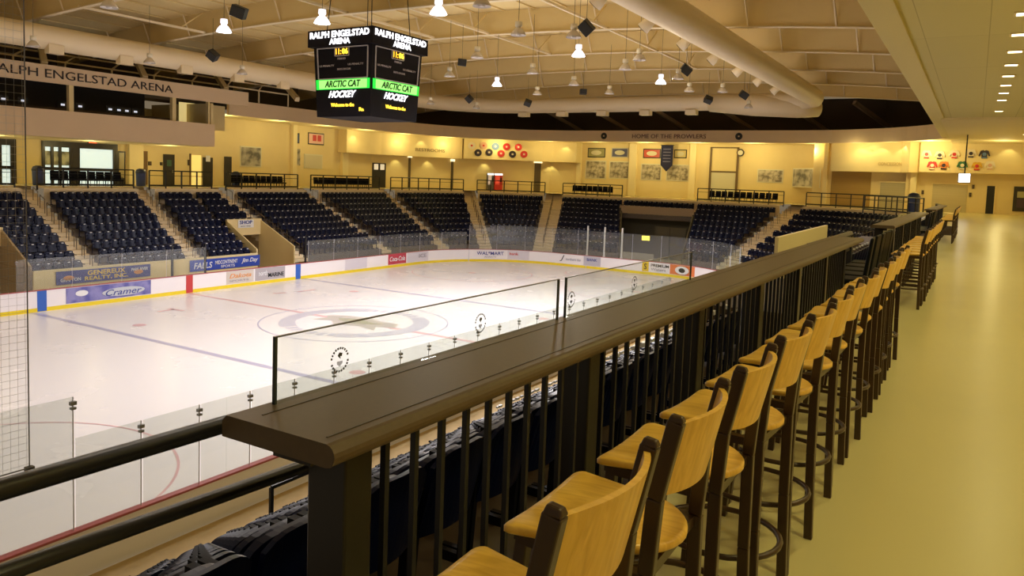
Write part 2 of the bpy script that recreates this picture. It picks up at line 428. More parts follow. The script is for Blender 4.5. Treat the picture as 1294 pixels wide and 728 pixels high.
blob2 = [(-1.3, .2), (-.3, .6), (.9, .3), (1.5, .4), (.9, -.15), (0, -.5), (-.9, -.2)]
flat('logo_emblem', [(XC + a, YRED + b) for a, b in blob2], zi + .006, mat('ice_logo_olive', (0.42, 0.42, 0.33), 0.3))
for yy in (YRED - 20.1, YRED + 20.1):
    for dx in (-6.7, 6.7):
        ring('faceoff_circle', (XC + dx, yy), 4.53, 4.60, zi + .002, REDLINE); ring('faceoff_dot', (XC + dx, yy), 0.0, 0.3, zi + .002, REDLINE, n=20)
for yy in (YRED - 7.1, YRED + 7.1):
    for dx in (-6.7, 6.7): ring('faceoff_dot', (XC + dx, yy), 0.0, 0.3, zi + .002, REDLINE, n=20)
ring('goal_crease', (XC, YE - 3.4), 1.75, 1.85, zi + .002, REDLINE, 180, 360)
for (a, b, c_, d_) in ((200, 394, 220, 391), (213, 390, 232, 393), (345, 371, 362, 370), (376, 369, 398, 366)):
    p = on_z(a, b, ICEZ); q = on_z(c_, d_, ICEZ)
    mm = MB(); dd = (q - p).normalized(); r_ = V((-dd.y, dd.x, 0)) * .12
    mm.quad(p - r_, q - r_, q + r_, p + r_); mm.v = [(x, y, zi + .003) for x, y, z in mm.v]; mm.build('ice_mark', REDLINE, floor_ice)

# walkway floor behind the boards
m = MB(); outer = offset(BOARD, -0.2)
mid_ = [(x, y, WALK) for x, y in rrect(.12)]; far_ = [(x, y, WALK) for x, y in rrect(3.6)]
m.strip(mid_, far_); struct(m.build('floor_walkway', mat('walkway_tan', (0.50, 0.36, 0.17), 0.8, noise=.08)))

# ------------------------------------------------------------------ rink boards
boards = empty('rink_boards', (XC, YRED, ICEZ)); tag(boards, 'white curved hockey boards with yellow kick strip and red cap around the ice', 'rink boards')
def bpart(name, P, z0, z1, th, mt, side=-1):
    o = MB().wallstrip(P, z0, z1, th, side).build(name, mt, boards, bevel=0.0); o.matrix_parent_inverse = Matrix.Translation(-V((XC, YRED, ICEZ))); return o
bpart('board_wall', BOARD, ICEZ, BT - .03, .09, WHITEB)
bpart('kick_strip', offset(BOARD, 0.012), ICEZ, ICEZ + 0.2, .05, YELLOWK)
bpart('cap_rail', offset(BOARD, 0.03), BT - .03, BT + .01, .16, mat('cap_red', (0.42, 0.10, 0.11), 0.4))
def bstation(px, lo=15, hi=90): return px_on(BOARD, px, BT - .5, lo, hi)
S_END = BL[40] + math.pi / 2 * RC
for px, mt_ in ((53.5, BLUEC), (239, REDC), (376.5, BLUEC)):
    s = bstation(px); bpart('line_mark', offset(board_slice(s - .22, s + .22), .016), ICEZ + .02, BT - .02, .02, mt_)
for px in (593, 740): 
    s = bstation(px, 40, 100); bpart('board_seam', offset(board_slice(s - .03, s + .03), .014), ICEZ + .02, BT - .02, .02, SEAM)

def ad(px0, px1, z0, z1, mt_, label, lines=(), cat='advertising sign', lo=15, hi=90, name='board_advert', extra=None):
    s0, s1 = bstation(px0, lo, hi), bstation(px1, lo, hi)
    P = offset(board_slice(s0, s1, .5), 0.02)
    o = MB().wallstrip(P, z0, z1, .012, -1).build(name, mt_); tag(o, label, cat, 'adverts on the rink boards')
    a = V((*P[0], 0)); b = V((*P[-1], 0)); r = (b - a).normalized(); L = (b - a).length; n = r.cross(V((0, 0, 1)))
    k = V((*P[len(P) // 2], 0)); sag = (k - (a + b) / 2).dot(n); base = a + n * (0.012 + max(0, sag))
    for (s_, u0, u1, v0, v1, mt2, sh) in lines:
        text('lettering', s_, base + r * L * u0 + V((0, 0, z0 + (z1 - z0) * v0)), r, (0, 0, 1), L * (u1 - u0), (z1 - z0) * (v1 - v0), mt2, o, 0.01, sh, 0.01)
    if extra: extra(o, base, r, L, z0, z1)
    return o
INK_W = mat('ink_white', (0.8, 0.8, 0.82), .5); INK_Y = mat('ink_yellow', (0.85, 0.6, 0.05), .5); INK_N = mat('ink_navy', (0.03, 0.05, 0.28), .5)
INK_K = mat('ink_black', (0.02, 0.02, 0.02), .5); INK_R = mat('ink_red', (0.6, 0.04, 0.04), .5); INK_G = mat('ink_grey', (0.35, 0.33, 0.38), .5); INK_O = mat('ink_orange', (0.75, 0.32, 0.1), .5)
z0a, z1a = ICEZ + .24, BT - .06
BLUEAD = photo_mat('violet_blue_print', (0.10, 0.10, 0.36), (0.26, 0.25, 0.52), 3)
def oval(o, base, r, L, z0, z1, cu, cv, ru, rv, mt2, name='logo_patch', lift=.014):
    c = base + r * L * cu + V((0, 0, z0 + (z1 - z0) * cv)); n = r.cross(V((0, 0, 1)))
    pts = [c + r * (L * ru * math.cos(t)) + V((0, 0, (z1 - z0) * rv * math.sin(t))) for t in [2 * math.pi * i / 20 for i in range(20)]]
    return MB().prism(pts, n * lift).build(name, mt2, o)
ad(82, 190, z0a, z1a, BLUEAD, 'violet blue advert with pale oval script on the far boards', [('Cramer', .44, .88, .2, .62, INK_N, .3)],
   extra=lambda o, b, r, L, z0, z1: (oval(o, b, r, L, z0, z1, .66, .42, .26, .3, mat('pale_print', (.55, .58, .62), .5), lift=.006), oval(o, b, r, L, z0, z1, .17, .6, .07, .2, INK_W)))
ad(285, 321, z0a, z1a, mat('cream_print', (0.62, 0.56, 0.5), .5), 'cream advert with orange swoosh beside the red centre mark', [('Dakota', .1, .9, .45, .8, INK_O, .3), ('SPORTS', .1, .8, .15, .3, INK_G, 0)])
ad(323, 360, z0a, z1a, mat('grey_print', (0.42, 0.39, 0.42), .5), 'grey advert with dark lettering next to the cream one', [('MARINE', .42, .95, .2, .55, INK_K, 0), ('north', .1, .4, .4, .8, INK_W, 0)])
ad(436, 463, z0a, z1a, mat('pale_lilac_print', (0.66, 0.62, 0.68), .5), 'blank pale lilac advert panel past the second blue mark')
ad(490, 513, z0a, z1a + .04, mat('deep_red_print', (0.50, 0.05, 0.08), .5), 'red advert with white script where the boards begin to curve', [('Coca-Cola', .08, .92, .3, .75, INK_W, .25)])
ad(514, 541, z0a, z1a, mat('pale_lilac_print', (0.66, 0.62, 0.68), .5), 'pale advert with small grey badge right of the red one', [('ICE', .55, .9, .4, .8, INK_G, 0)])
ad(601, 639, z0a, z1a, WHITEB, 'white advert with bold navy capitals on the curved corner boards', [('WAL*MART', .05, .95, .45, .85, INK_N, 0), ('ALWAYS', .3, .7, .15, .3, INK_G, 0)], hi=90)
ad(641, 668, z0a, z1a, mat('pale_lilac_print', (0.66, 0.62, 0.68), .5), 'pale lilac panel with a red dash beside the navy capitals', [('bank', .1, .5, .5, .8, INK_R, 0)], hi=90)
ad(704, 736, z0a, z1a, WHITEB, 'white advert with black hook logo on the end boards', [('J', .12, .3, .2, .9, INK_K, .4), ('northern tier', .36, .95, .35, .65, INK_G, 0)], hi=90)
ad(738, 759, z0a, z1a, mat('lilac_grey_print', (0.50, 0.48, 0.55), .5), 'lilac grey framed advert under the first white glass post', [('BANK', .2, .8, .5, .8, INK_N, 0)], hi=90)
ad(811, 820, z0a, z1a + .02, mat('yellow_print', (0.8, 0.55, 0.03), .5), 'small yellow advert square with black mark', [('S', .3, .7, .2, .8, INK_K, 0)], hi=92)
ad(821, 846, z0a, z1a, WHITEB, 'white two-line advert between yellow square and orange panel', [('PREMIUM', .05, .95, .55, .85, INK_K, 0), ('Waters', .05, .8, .15, .45, INK_G, 0)], hi=92)
ad(847, 878, z0a, z1a, mat('orange_print', (0.75, 0.2, 0.06), .5), 'orange advert with white oval and black centre', [], hi=92,
   extra=lambda o, b, r, L, z0, z1: (oval(o, b, r, L, z0, z1, .5, .5, .28, .42, INK_W, lift=.02), oval(o, b, r, L, z0, z1, .5, .5, .13, .24, INK_K, lift=.026)))
ad(880, 905, z0a, z1a, WHITEB, 'white advert with thin grey words past the orange one', [('Marvin', .1, .9, .35, .7, INK_G, 0)], hi=96)

# ------------------------------------------------------------------ rink glass
def pane(s0, s1, ztop, mt_, label, group):
    P = offset(board_slice(s0 + .02, s1 - .02, .6), -.04)
    t = empty('rink_glass_shield', (*P[0], BT)); tag(t, label, 'glass pane', group)
    inv = Matrix.Translation(-V((*P[0], BT)))
    o = MB().wallstrip(P, BT + .01, ztop, .013, -1).build('glass', mt_, t); o.matrix_parent_inverse = inv
    a, b = P[0], P[-1]
    o = MB().bar((*a, BT + .01), (*a, ztop), .012, .02).build('joint_strip', SEAM, t); o.matrix_parent_inverse = inv
    mm = MB().box(a[0] - .03, a[0] + .04, a[1] - .05, a[1] + .05, ztop - .14, ztop - .08).box(a[0] - .03, a[0] + .04, a[1] - .04, a[1] + .04, ztop - .22, ztop - .18)
    o = mm.build('clip', mat('clip_grey', (0.30, 0.30, 0.31), .4), t); o.matrix_parent_inverse = inv
    return t
GN = BL[-1]           # near side runs backwards to ys
s = BL[-1] - (8.33 + 2.0) - 1.24 * 1 - 4 * 1.24
k = 0
s_near = BL[-1] - (7.08 + 2.0)
j = 0
while s_near - 1.24 * (j + 1) > S_END + 12 + 22:
    a = s_near - 1.24 * (j + 1)
    pane(a, a + 1.24, BT + 1.62, GLASS, 'clear near-side rink pane, %s beyond the tall panes' % ORD[j], 'glass panes of the near boards'); j += 1
for q in range(3):
    a = s_near + 1.24 * q
    pane(a, a + 1.24, BT + 2.35, GLASS, 'taller clear rink pane below the hanging net, %s from the step in height' % ORD[q], 'tall glass panes of the near boards')
far_ranges = [(20, 262, BT + 1.55), (389, 590, BT + 1.5)]
for gi, (p0, p1, zt_) in enumerate(far_ranges):
    a, b = bstation(p0), bstation(p1, 15, 100); n = int(round((b - a) / 2.4)); st = (b - a) / n
    for q in range(n):
        pane(a + st * q, a + st * (q + 1), zt_, GLASSF, 'hazy rink pane on the %s, %s along' % (('far boards before the bench gap', 'far boards after the bench gap')[gi], ORD[q]), 'glass panes of the far boards')
a, b = bstation(592, 40, 100), bstation(905, 70, 96); n = 14; st = (b - a) / n
for q in range(n):
    pane(a + st * q, a + st * (q + 1), BT + 2.1, GLASSF, 'hazy tall rink pane round the far end of the ice, %s along' % ORD[q], 'glass panes of the end boards')
for i, px in enumerate((740, 762, 784)):
    s = bstation(px, 60, 90); p = board_at(s)
    tag(MB().box(-.06, .06, -.05, .05, 0, 2.5).box(-.09, .09, -.07, .07, 0, .08).build('glass_post', mat('post_white', (.75, .72, .7), .4), None, loc=(p[0], p[1] + .12, BT)), 'white upright post in the end glass, %s of three' % ORD[i], 'glass post', 'white posts in the end glass')
for i, px in enumerate((219, 262, 388)):
    s = bstation(px); p = board_at(s)
    tag(MB().box(-.05, .05, -.05, .05, 0, 1.7).box(-.07, .07, -.07, .07, 1.7, 1.74).build('bench_post', BLACKM, None, loc=(p[0] - .13, p[1], BT)), 'black upright post by the player bench, %s of three' % ORD[i], 'glass post', 'black posts by the bench')
# hanging net
m = MB(); m.quad((XN - .05, -1, BT + 1.3), (XN - .05, 6.4, BT + 1.3), (XN - .05, 6.4, 9.0), (XN - .05, -1, 9.0))
net = m.build('net_mesh', NET); t = empty('safety_net', (XN - .05, 6.4, BT + 1.3)); tag(t, 'fine hanging safety net with border cable above the tall panes', 'safety net'); net.parent = t; net.matrix_parent_inverse = Matrix.Translation(-t.location)
m = MB().tube([(0, 0, -.1), (0, 0, 4), (0, 0, 12.4)], .011, 6).tube([(0, 0, 0), (0, -7.4, 0)], .012, 6); m.build('border_cable', mat('cable_grey', (.2, .19, .19), .6), t)
m = MB().box(-.05, .05, -.06, .06, -.14, .02); m.build('cable_weight', BLACKM, t)

# ------------------------------------------------------------------ seating bowl (structure)
tier = MB(); riser = MB(); stair = MB()
def tread_cells(a, b, r0=0, n=None):
    n = n or max(1, int((ST[a][1] - ST[b][1]).length / 1.5)); P = between(a, b, n)
    for i in range(n):
        for k in range(r0, NR):
            t0, t1 = k / NR, (k + 1) / NR
            p0, p1, q0, q1 = tp(P[i], t0), tp(P[i + 1], t0), tp(P[i], t1), tp(P[i + 1], t1); z = zt(k); zb = zt(k - 1) if k > r0 else (WALK if r0 == 0 else z - .425)
            riser.quad((*p0, zb), (*p1, zb), (*p1, z), (*p0, z)); riser.quad((*p0, z), (*p1, z), (*q1, z), (*q0, z))
        q0, q1 = tp(P[i], 1), tp(P[i + 1], 1); r0_, r1_ = railpt(P[i], 1.0), railpt(P[i + 1], 1.0)
        tier.quad((*q0, Z_TOP), (*q1, Z_TOP), (*q1, -.12), (*q0, -.12)); tier.quad((*q0, -.12), (*q1, -.12), (*r1_, -.12), (*r0_, -.12)); tier.quad((*r0_, -.12), (*r1_, -.12), (*r1_, 0), (*r0_, 0))
def stair_cells(a, b):
    A, B = ST[a], ST[b]; N = NR * 2
    rise_total = [zt(0) + (zt(1) - zt(0)) / 2 * (i - 1) for i in range(N)]
    for i in range(N + 6):
        t0, t1 = i / N, (i + 1) / N; z = zt(0) + .2125 * i - .2125 + .04; zb = z - .2125
        if z > 0: z = 0
        p0, p1, q0, q1 = [A[0] + (A[1] - A[0]) * t0, B[0] + (B[1] - B[0]) * t0, A[0] + (A[1] - A[0]) * t1, B[0] + (B[1] - B[0]) * t1]
        stair.quad((*p0, zb), (*p1, zb), (*p1, z), (*p0, z)); stair.quad((*p0, z), (*p1, z), (*q1, z), (*q0, z))
        stair.quad((*p0, zb - .5), (*q0, zb - .5), (*q0, z), (*p0, z)); stair.quad((*p1, zb - .5), (*q1, zb - .5), (*q1, z), (*p1, z))
SEGS = [('m1', 'v1', 0), ('v1', 'v1e', 4), ('v1e', 'a1', 0), ('a1r', 'a2', 0), ('a2r', 'v2', 0), ('v2', 'a3', 4), ('a3r', 'a4', 0), ('a4r', 'a5', 0), ('a5r', 'a6', 0),
        ('a6r', 'a7', 0), ('a7r', 't1', 0), ('t1', 't2', 7), ('t2', 'a8', 0), ('a8r', 'a9', 0)]
for a, b, r0 in SEGS: tread_cells(a, b, r0)
AISLES = [('a1', 'a1r'), ('a2', 'a2r'), ('a3', 'a3r'), ('a4', 'a4r'), ('a5', 'a5r'), ('a6', 'a6r'), ('a7', 'a7r'), ('a8', 'a8r'), ('a9', 'a9r')]
for a, b in AISLES: stair_cells(a, b)
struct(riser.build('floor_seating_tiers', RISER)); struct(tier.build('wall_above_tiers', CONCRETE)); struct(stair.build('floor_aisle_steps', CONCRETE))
# parapet in front of the far seats with banners, vomitory walls
def parapet(a, b, n=4, h=BT + .66):
    P = between(a, b, n); pts = [tuple(p[0] + (p[0] - p[1]).normalized() * .18) for p in P]
    struct(MB().wallstrip(pts, WALK, h, .12, -1).build('wall_parapet', CREAM))
    struct(MB().wallstrip(offset(pts, .02), h, h + .04, .16, -1).build('trim_parapet_cap', CREAM2))
parapet('v1e', 'a1'); parapet('a1', 'a2'); parapet('a2', 'v2')
def vomitory(a, b, r0, face_h, dark=True, wallm=CREAM, lintel=CREAM, h=.75, innerm=None):
    A, B = ST[a], ST[b]; tc = r0 / NR
    mm = MB()
    for S, sg in ((A, 1), (B, -1)):
        d = (B[0] - A[0]).normalized() * .1 * sg
        for k in range(r0):
            p, q = tp(S, k / NR), tp(S, (k + 1) / NR); z0_, z1_ = zt(k) + h, zt(k + 1) + h
            p2, q2 = p + d, q + d
            mm.hexa([(*p, WALK), (*q, WALK), (*q2, WALK), (*p2, WALK), (*p, z0_), (*q, z1_), (*q2, z1_), (*p2, z0_)])
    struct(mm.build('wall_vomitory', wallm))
    p, q = tp(A, tc), tp(B, tc); z = zt(r0) + .8
    d = (A[0] - A[1]).normalized() * .2
    mm = MB().hexa([(*p, z - face_h), (*q, z - face_h), (*(q + d), z - face_h), (*(p + d), z - face_h), (*p, z), (*q, z), (*(q + d), z), (*(p + d), z)])
    struct(mm.build('wall_vomitory_face', lintel))
    back = -(A[0] - A[1]).normalized() * 2.5
    mm = MB().quad((*(p + back), WALK), (*(q + back), WALK), (*(q + back), z), (*(p + back), z))
    mm.quad((*p, WALK), (*(p + back), WALK), (*(p + back), z - face_h), (*p, z - face_h)).quad((*q, WALK), (*(q + back), WALK), (*(q + back), z - face_h), (*q, z - face_h))
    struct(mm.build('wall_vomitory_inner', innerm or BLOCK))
    return p + d, q + d, z
vomitory('v1', 'v1e', 4, 1.0, wallm=BLOCK)
p, q, z = vomitory('v2', 'a3', 4, 1.15)
r = (V((*q, 0)) - V((*p, 0))).normalized(); L = (q - p).length
sg = MB().frame(V((*p, z - .62)) + r * L * .30 + V((.02, 0, 0)), r * L * .45, V((.03, 0, 0)), (0, 0, .56)).build('shop_sign', INK_W); tag(sg, 'white sign with navy SHOP lettering above the stairway opening', 'sign')
text('lettering', 'SHOP', V((*p, z - .36)) + r * L * .34 + V((.055, 0, 0)), r, (0, 0, 1), L * .36, .26, INK_N, sg, .02, 0, .02)
text('lettering', 'open daily', V((*p, z - .55)) + r * L * .36 + V((.055, 0, 0)), r, (0, 0, 1), L * .30, .08, INK_K, sg, .02)
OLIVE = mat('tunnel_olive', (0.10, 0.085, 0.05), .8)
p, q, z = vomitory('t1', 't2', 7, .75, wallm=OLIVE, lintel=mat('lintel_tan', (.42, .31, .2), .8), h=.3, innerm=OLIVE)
# tunnel door and yellow light
tag(MB().box(-1.5, -.05, 0, .08, 0, 2.9).box(.05, 1.5, 0, .08, 0, 2.9).box(-1.6, 1.6, .02, .1, 2.9, 3.05).build('tunnel_gate', OLIVE, None, loc=(-24.2, 68.6, WALK)), 'dark olive double gate inside the end tunnel', 'gate')
yl = on_y(816, 301, 66.0)
t = tag(MB().box(-.36, .36, -.05, .05, -.2, .2).build('tunnel_lamp', mat('lamp_yellow', (.9, .7, .1), .4, emit=(1, .72, .08), estr=2.2), None, loc=yl), 'small glowing yellow box light in the end tunnel', 'lamp')
MB().box(-.4, .4, .05, .12, -.24, .24).build('housing', BLACKM, t)

# banners on the parapet
def banner(px0, px1, z0, z1, mt_, label, lines):
    a = on_x(px0, 350, -40.56); b = on_x(px1, 340, -40.56); y0, y1 = a.y, b.y
    o = MB().box(-40.58, -40.55, y0, y1, z0, z1).build('parapet_banner', mt_); tag(o, label, 'banner', 'banners on the parapet')
    for (s_, u0, u1, v0, v1, mt2, sh) in lines:
        text('lettering', s_, (-40.55, y0 + (y1 - y0) * u0, z0 + (z1 - z0) * v0), (0, 1, 0), (0, 0, 1), (y1 - y0) * (u1 - u0), (z1 - z0) * (v1 - v0), mt2, o, .012, sh, .015)
    return o
BN = mat('banner_blue', (0.03, 0.045, 0.27), .5)
hb = BT + .64
o = banner(71, 190, BT - .12, hb - .06, BN, 'blue parapet banner with yellow two-line capitals', [('GENEREUX', .31, .71, .54, .9, INK_Y, 0), ('REALTY, INC.', .28, .74, .1, .46, INK_Y, 0), ('GRAFTON', .04, .24, .2, .45, INK_W, 0), ('PARK RIVER', .78, .97, .55, .8, INK_W, 0)])
for cu in (.12, .86):
    cx_ = V((-40.545, o.data.vertices[0].co.y, 0)); 
    y0 = min(v.co.y for v in o.data.vertices); y1 = max(v.co.y for v in o.data.vertices)
    MB().prism([(-40.55, y0 + (y1 - y0) * cu + .28 * math.cos(t), BT + .2 + .13 * math.sin(t)) for t in [i * math.pi / 8 for i in range(16)]], (.012, 0, 0)).build('logo_patch', INK_O, o)
banner(240, 328, BT - .12, hb - .06, mat('banner_royal', (0.03, 0.07, 0.42), .5), 'royal blue parapet banner with white script and capitals', [('FALLS', .05, .3, .2, .75, INK_W, .2), ('MIDCONTINENT', .34, .66, .45, .8, INK_W, 0), ('SPORTS', .42, .62, .12, .35, INK_W, 0), ('Jim Day', .72, .97, .3, .8, INK_W, .3)])

# ------------------------------------------------------------------ seats
def seat_mesh(detail):
    mm = MB(); n = 12 if detail else 6
    xs = [-.242 + .484 * i / n for i in range(n + 1)]
    def shell(z0, z1, dx0, dx1, th, curve, round_top):
        for i in range(n):
            a, b = xs[i], xs[i + 1]
            ca, cb = curve * (1 - (a / .235) ** 2), curve * (1 - (b / .235) ** 2)
            ta = z1 - round_top * (abs(a) / .235) ** 4; tb = z1 - round_top * (abs(b) / .235) ** 4
            mm.hexa([(dx0 - ca, a, z0), (dx0 - cb, b, z0), (dx0 - cb - th, b, z0), (dx0 - ca - th, a, z0), (dx1 - ca, a, ta), (dx1 - cb, b, tb), (dx1 - cb - th, b, tb), (dx1 - ca - th, a, ta)])
    return mm, shell
def build_seat_meshes(d_=0):
    mm, sh = seat_mesh(d_); sh(.36, .84, -.10, -.20, .03, .05, .07 if d_ else .03); back = mm
    m2, sh2 = seat_mesh(d_); sh2(.36, .76, .03, -.06, .045, .03, .07); pan = m2
    m3 = MB()
    for s_ in (-.24, .24): m3.box(-.16, .1, s_ - .02, s_ + .02, .0, .06); m3.bar((-.08, s_, .03), (-.12, s_, .62), .035, .05); m3.box(-.16, .16, s_ - .022, s_ + .022, .60, .635)
    return back, pan, m3
sb, sp, sf = build_seat_meshes()
GLINT = mat('seat_glint', (0.75, 0.75, 0.8), 0.25)  # pale block on the seat pan, paints the glint of lamps on plastic
sbd, spd, _ = build_seat_meshes(1)
back_me = sbd.mesh('backrest'); back_me.materials.append(NAVY); pan_me = spd.mesh('seat_pan'); pan_me.materials.append(NAVY); fr_me = []
for s_ in (-.245, .245):
    mm_ = MB().box(-.16, .1, s_ - .02, s_ + .02, .0, .06).bar((-.08, s_, .03), (-.12, s_, .62), .035, .05).box(-.16, .16, s_ - .022, s_ + .022, .60, .635).mesh('side_frame'); mm_.materials.append(DARKSEAT); fr_me.append(mm_)
whole = MB(); 
for part in (sb, sp, sf): 
    b_ = len(whole.v); whole.v += part.v; whole.f += [tuple(b_ + i for i in f) for f in part.f]
n_seat_faces = len(whole.f); whole.box(.0, .045, -.055, .055, .755, .80)
whole_me = whole.mesh('folding_seat'); whole_me.materials.append(NAVY); whole_me.materials.append(GLINT)
for p_ in whole_me.polygons[n_seat_faces:]: p_.material_index = 1
n_all_faces = len(whole.f)
stuffmb = MB()
def place_seats(a, b, r0, block, individual):
    A, B = ST[a], ST[b]; res = []
    for k in range(r0, NR):
        tmid = (k + .42) / NR
        pr = between(a, b, 12); pts = [tp(x_, tmid) for x_ in pr]; L = arclen([tuple(p_) for p_ in pts]); n = int((L[-1] - .04) / .525)
        if n < 1: continue
        off0 = (L[-1] - n * .525) / 2
        for j in range(n):
            s_ = off0 + .525 * (j + .5)
            for i in range(12):
                if L[i + 1] >= s_: break
            t_ = (s_ - L[i]) / (L[i + 1] - L[i]); p_ = pts[i].lerp(pts[i + 1], t_); d = (pr[i][0] - pr[i][1])
            tg = (pts[i + 1] - pts[i]).normalized(); nx = V((tg.y, -tg.x)); nx = nx if nx.dot(d) > 0 else -nx
            res.append((p_, zt(k), math.atan2(nx.y, nx.x), k, j))
    for p_, z_, rz, k, j in res:
        if individual:
            o = bpy.data.objects.new('folding_seat', whole_me); col.objects.link(o); o.location = (*p_, z_); o.rotation_euler = (0, 0, rz)
            tag(o, 'navy folding seat, %s tier up, %s along, %s' % (ORD[k], ORD[j], block), 'stadium seat', 'navy folding seats of the far stand')
        else:
            c, s__ = math.cos(rz), math.sin(rz); b_ = len(stuffmb.v)
            stuffmb.v += [(p_.x + x * c - y * s__, p_.y + x * s__ + y * c, z_ + z) for x, y, z in whole.v]
            stuffmb.f += [tuple(b_ + i for i in f) for f in whole.f]
    return len(res)
nfar = 0
for a, b, r0 in SEGS:
    if (a, b) == ('m1', 'v1'): continue
    ind = (a, b) in (('v1e', 'a1'), ('a1r', 'a2'))
    c_ = place_seats(a, b, r0, 'block over the violet advert' if a == 'a1r' else 'block at the stairway mouth', ind)
    if ind: nfar += c_
# near stand: ten rows dropping from the counter to the near boards
NROW = 10
def near_row(i): return (-9.20 + i * 0.742, 1.6 - 6.15 + i * 0.43)    # x of seat back, tread z ; i=9 is the top row
near_t = MB()
for i in range(NROW):
    x, z = near_row(i); xa = x - .42; xb = x + .322 if i < NROW - 1 else -1.50
    near_t.quad((xa, -1, z), (xb, -1, z), (xb, 62, z), (xa, 62, z)); zb = near_row(i - 1)[1] if i else WALK
    near_t.quad((xa, -1, zb), (xa, 62, zb), (xa, 62, z), (xa, -1, z))
x, z = near_row(9); near_t.quad((-1.50, -1, z), (-1.50, 64, z), (-1.50, 64, -.02), (-1.50, -1, -.02))
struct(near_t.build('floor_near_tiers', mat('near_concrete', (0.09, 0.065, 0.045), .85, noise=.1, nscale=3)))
proto = empty('folding_seat'); 
for nm, me in (('backrest', back_me), ('seat_pan', pan_me), ('side_frame', fr_me[0]), ('side_frame', fr_me[1])):
    o = bpy.data.objects.new(nm, me); col.objects.link(o); o.parent = proto
# arena seats face the ice (-X) on the near stand
used = False; nnear = 0
NEAR_GAPS = [(10.2, 12.4), (24, 25.5), (39, 40.5), (52, 53.5)]
for i in range(NROW):
    x, z = near_row(i)
    j = 0
    y = .6
    while y < 56:
        if not any(g0 < y < g1 for g0, g1 in NEAR_GAPS) and not (i > 6 and (9.6 < y < 14.2 or 24.2 < y < 29.2)):
            lim = 6.5 + (9 - i) * 0.9
            if y < lim and y > (0.9 if i > 6 else 2.0 + (9 - i) * .35):
                o = proto if not used else copy_tree(proto); used = True; nnear += 1
                o.location = (x, y, z); o.rotation_euler = (0, 0, math.pi)
                tag(o, 'black folding seat below the counter, %s tier down, %s along from the open rail' % (ORD[9 - i], ORD[j]), 'stadium seat', 'dark folding seats of the near stand'); j += 1
            elif y >= lim:
                b_ = len(stuffmb.v); stuffmb.v += [(x - a_, y - c_, z + e_) for a_, c_, e_ in whole.v]; stuffmb.f += [tuple(b_ + i_ for i_ in f) for f in whole.f]
        y += .55
print('individual seats', nfar, nnear)
o = stuffmb.build('folding_seats', NAVY); o.data.materials.append(GLINT)
for i_, p_ in enumerate(o.data.polygons):
    if i_ % n_all_faces >= n_seat_faces: p_.material_index = 1
o['kind'] = 'stuff'; tag(o, 'hundreds more navy folding seats filling the remaining blocks of the stands', 'stadium seats')
# aisle handrails
for n_i, (a, b) in enumerate(AISLES):
    t = empty('aisle_handrail', (*((ST[a][0] + ST[b][0]) / 2), WALK)); tag(t, 'thin brown stepped handrail down the stand, %s stairway from the press box end' % ORD[n_i], 'handrail', 'handrails in the stand stairways')
    inv = Matrix.Translation(-t.location); A = ((ST[a][0] + ST[b][0]) / 2, (ST[a][1] + ST[b][1]) / 2)
    for k in range(0, NR):
        p0 = A[0].lerp(A[1], (k + .25) / NR); p1 = A[0].lerp(A[1], (k + .95) / NR); z0_ = zt(k); 
        o = MB().bar((*p0, z0_), (*p0, z0_ + .85), .03, .03).bar((*p1, z0_ + .3), (*p1, z0_ + 1.1), .03, .03).bar((*p0, z0_ + .85), (*p1, z0_ + 1.1), .03, .03).build('rail_loop', mat('rail_brown', (.10, .06, .03), .5), t); o.matrix_parent_inverse = inv

# ------------------------------------------------------------------ concourse floors, walls, ceilings
near_edge = -1.42
struct(MB().box(near_edge, 5.4, -3, 75, -.3, 0).build('floor_concourse', FLOOR))
m = MB(); ringP = []
order = ['m1', 'v1', 'v1e', 'a1', 'a1r', 'a2', 'a2r', 'v2', 'a3', 'a3r', 'a4', 'a4r', 'a5', 'a5r', 'a6', 'a6r', 'a7', 'a7r', 't1', 't2', 'a8', 'a8r', 'a9', 'a9r']
for a, b in zip(order, order[1:]):
    P = between(a, b, 4)
    for q_ in P[:-1]: ringP.append(q_)
ringP.append(ST['a9r'])
RAILC = [tuple(railpt(p_, 1.0)) for p_ in ringP]
# cleaner analytic rail curve for fascia
def rr_curve(xl, xr, ye, r, ys, yend, n=18):
    P = [(xl, ys + (ye - r - ys) * i / 10) for i in range(10)]
    P += [(xl + r - r * math.cos(a), ye - r + r * math.sin(a)) for a in [math.pi / 2 * i / n for i in range(n + 1)]]
    P += [(xl + r + (xr - xl - 2 * r) * i / 8, ye) for i in range(1, 8)]
    for i in range(n + 1):
        a = math.pi / 2 * i / n; p_ = (xr - r + r * math.sin(a), ye - r + r * math.cos(a))
        if p_[1] >= yend: P.append(p_)
    return P
FASC = rr_curve(-50.5, -1.1, 74.5, 14, 40.0, 66.4)
WALLP = [(-55.3, 5), (-55.3, 37.5), (-55.3, 62), (-51.5, 71.5), (-43, 79.3), (-13.3, 79.3), (-13.3, 76.4), (-5.3, 75.2), (-5.3, 74.3), (5.6, 74.3)]
CZ = 5.8
ringfloor = MB()
outer = offset(RAILC, -8.5)
ringfloor.strip([(*p_, -.012) for p_ in RAILC], [(*p_, -.012) for p_ in outer]); struct(ringfloor.build('floor_far_concourse', FLOOR))
struct(MB().wallstrip(WALLP, -.05, CZ + .1, .2, -1).build('wall_concourse', CREAM))
struct(MB().wallstrip(FASC, 5.7, 6.87, .25, -1).build('wall_fascia', TAN))
inner = offset(FASC, -.2); outc = offset(FASC, -8.0)
struct(MB().strip([(*p_, CZ - .02) for p_ in inner], [(*p_, CZ - .02) for p_ in outc]).build('ceiling_far_concourse', CREAM2))
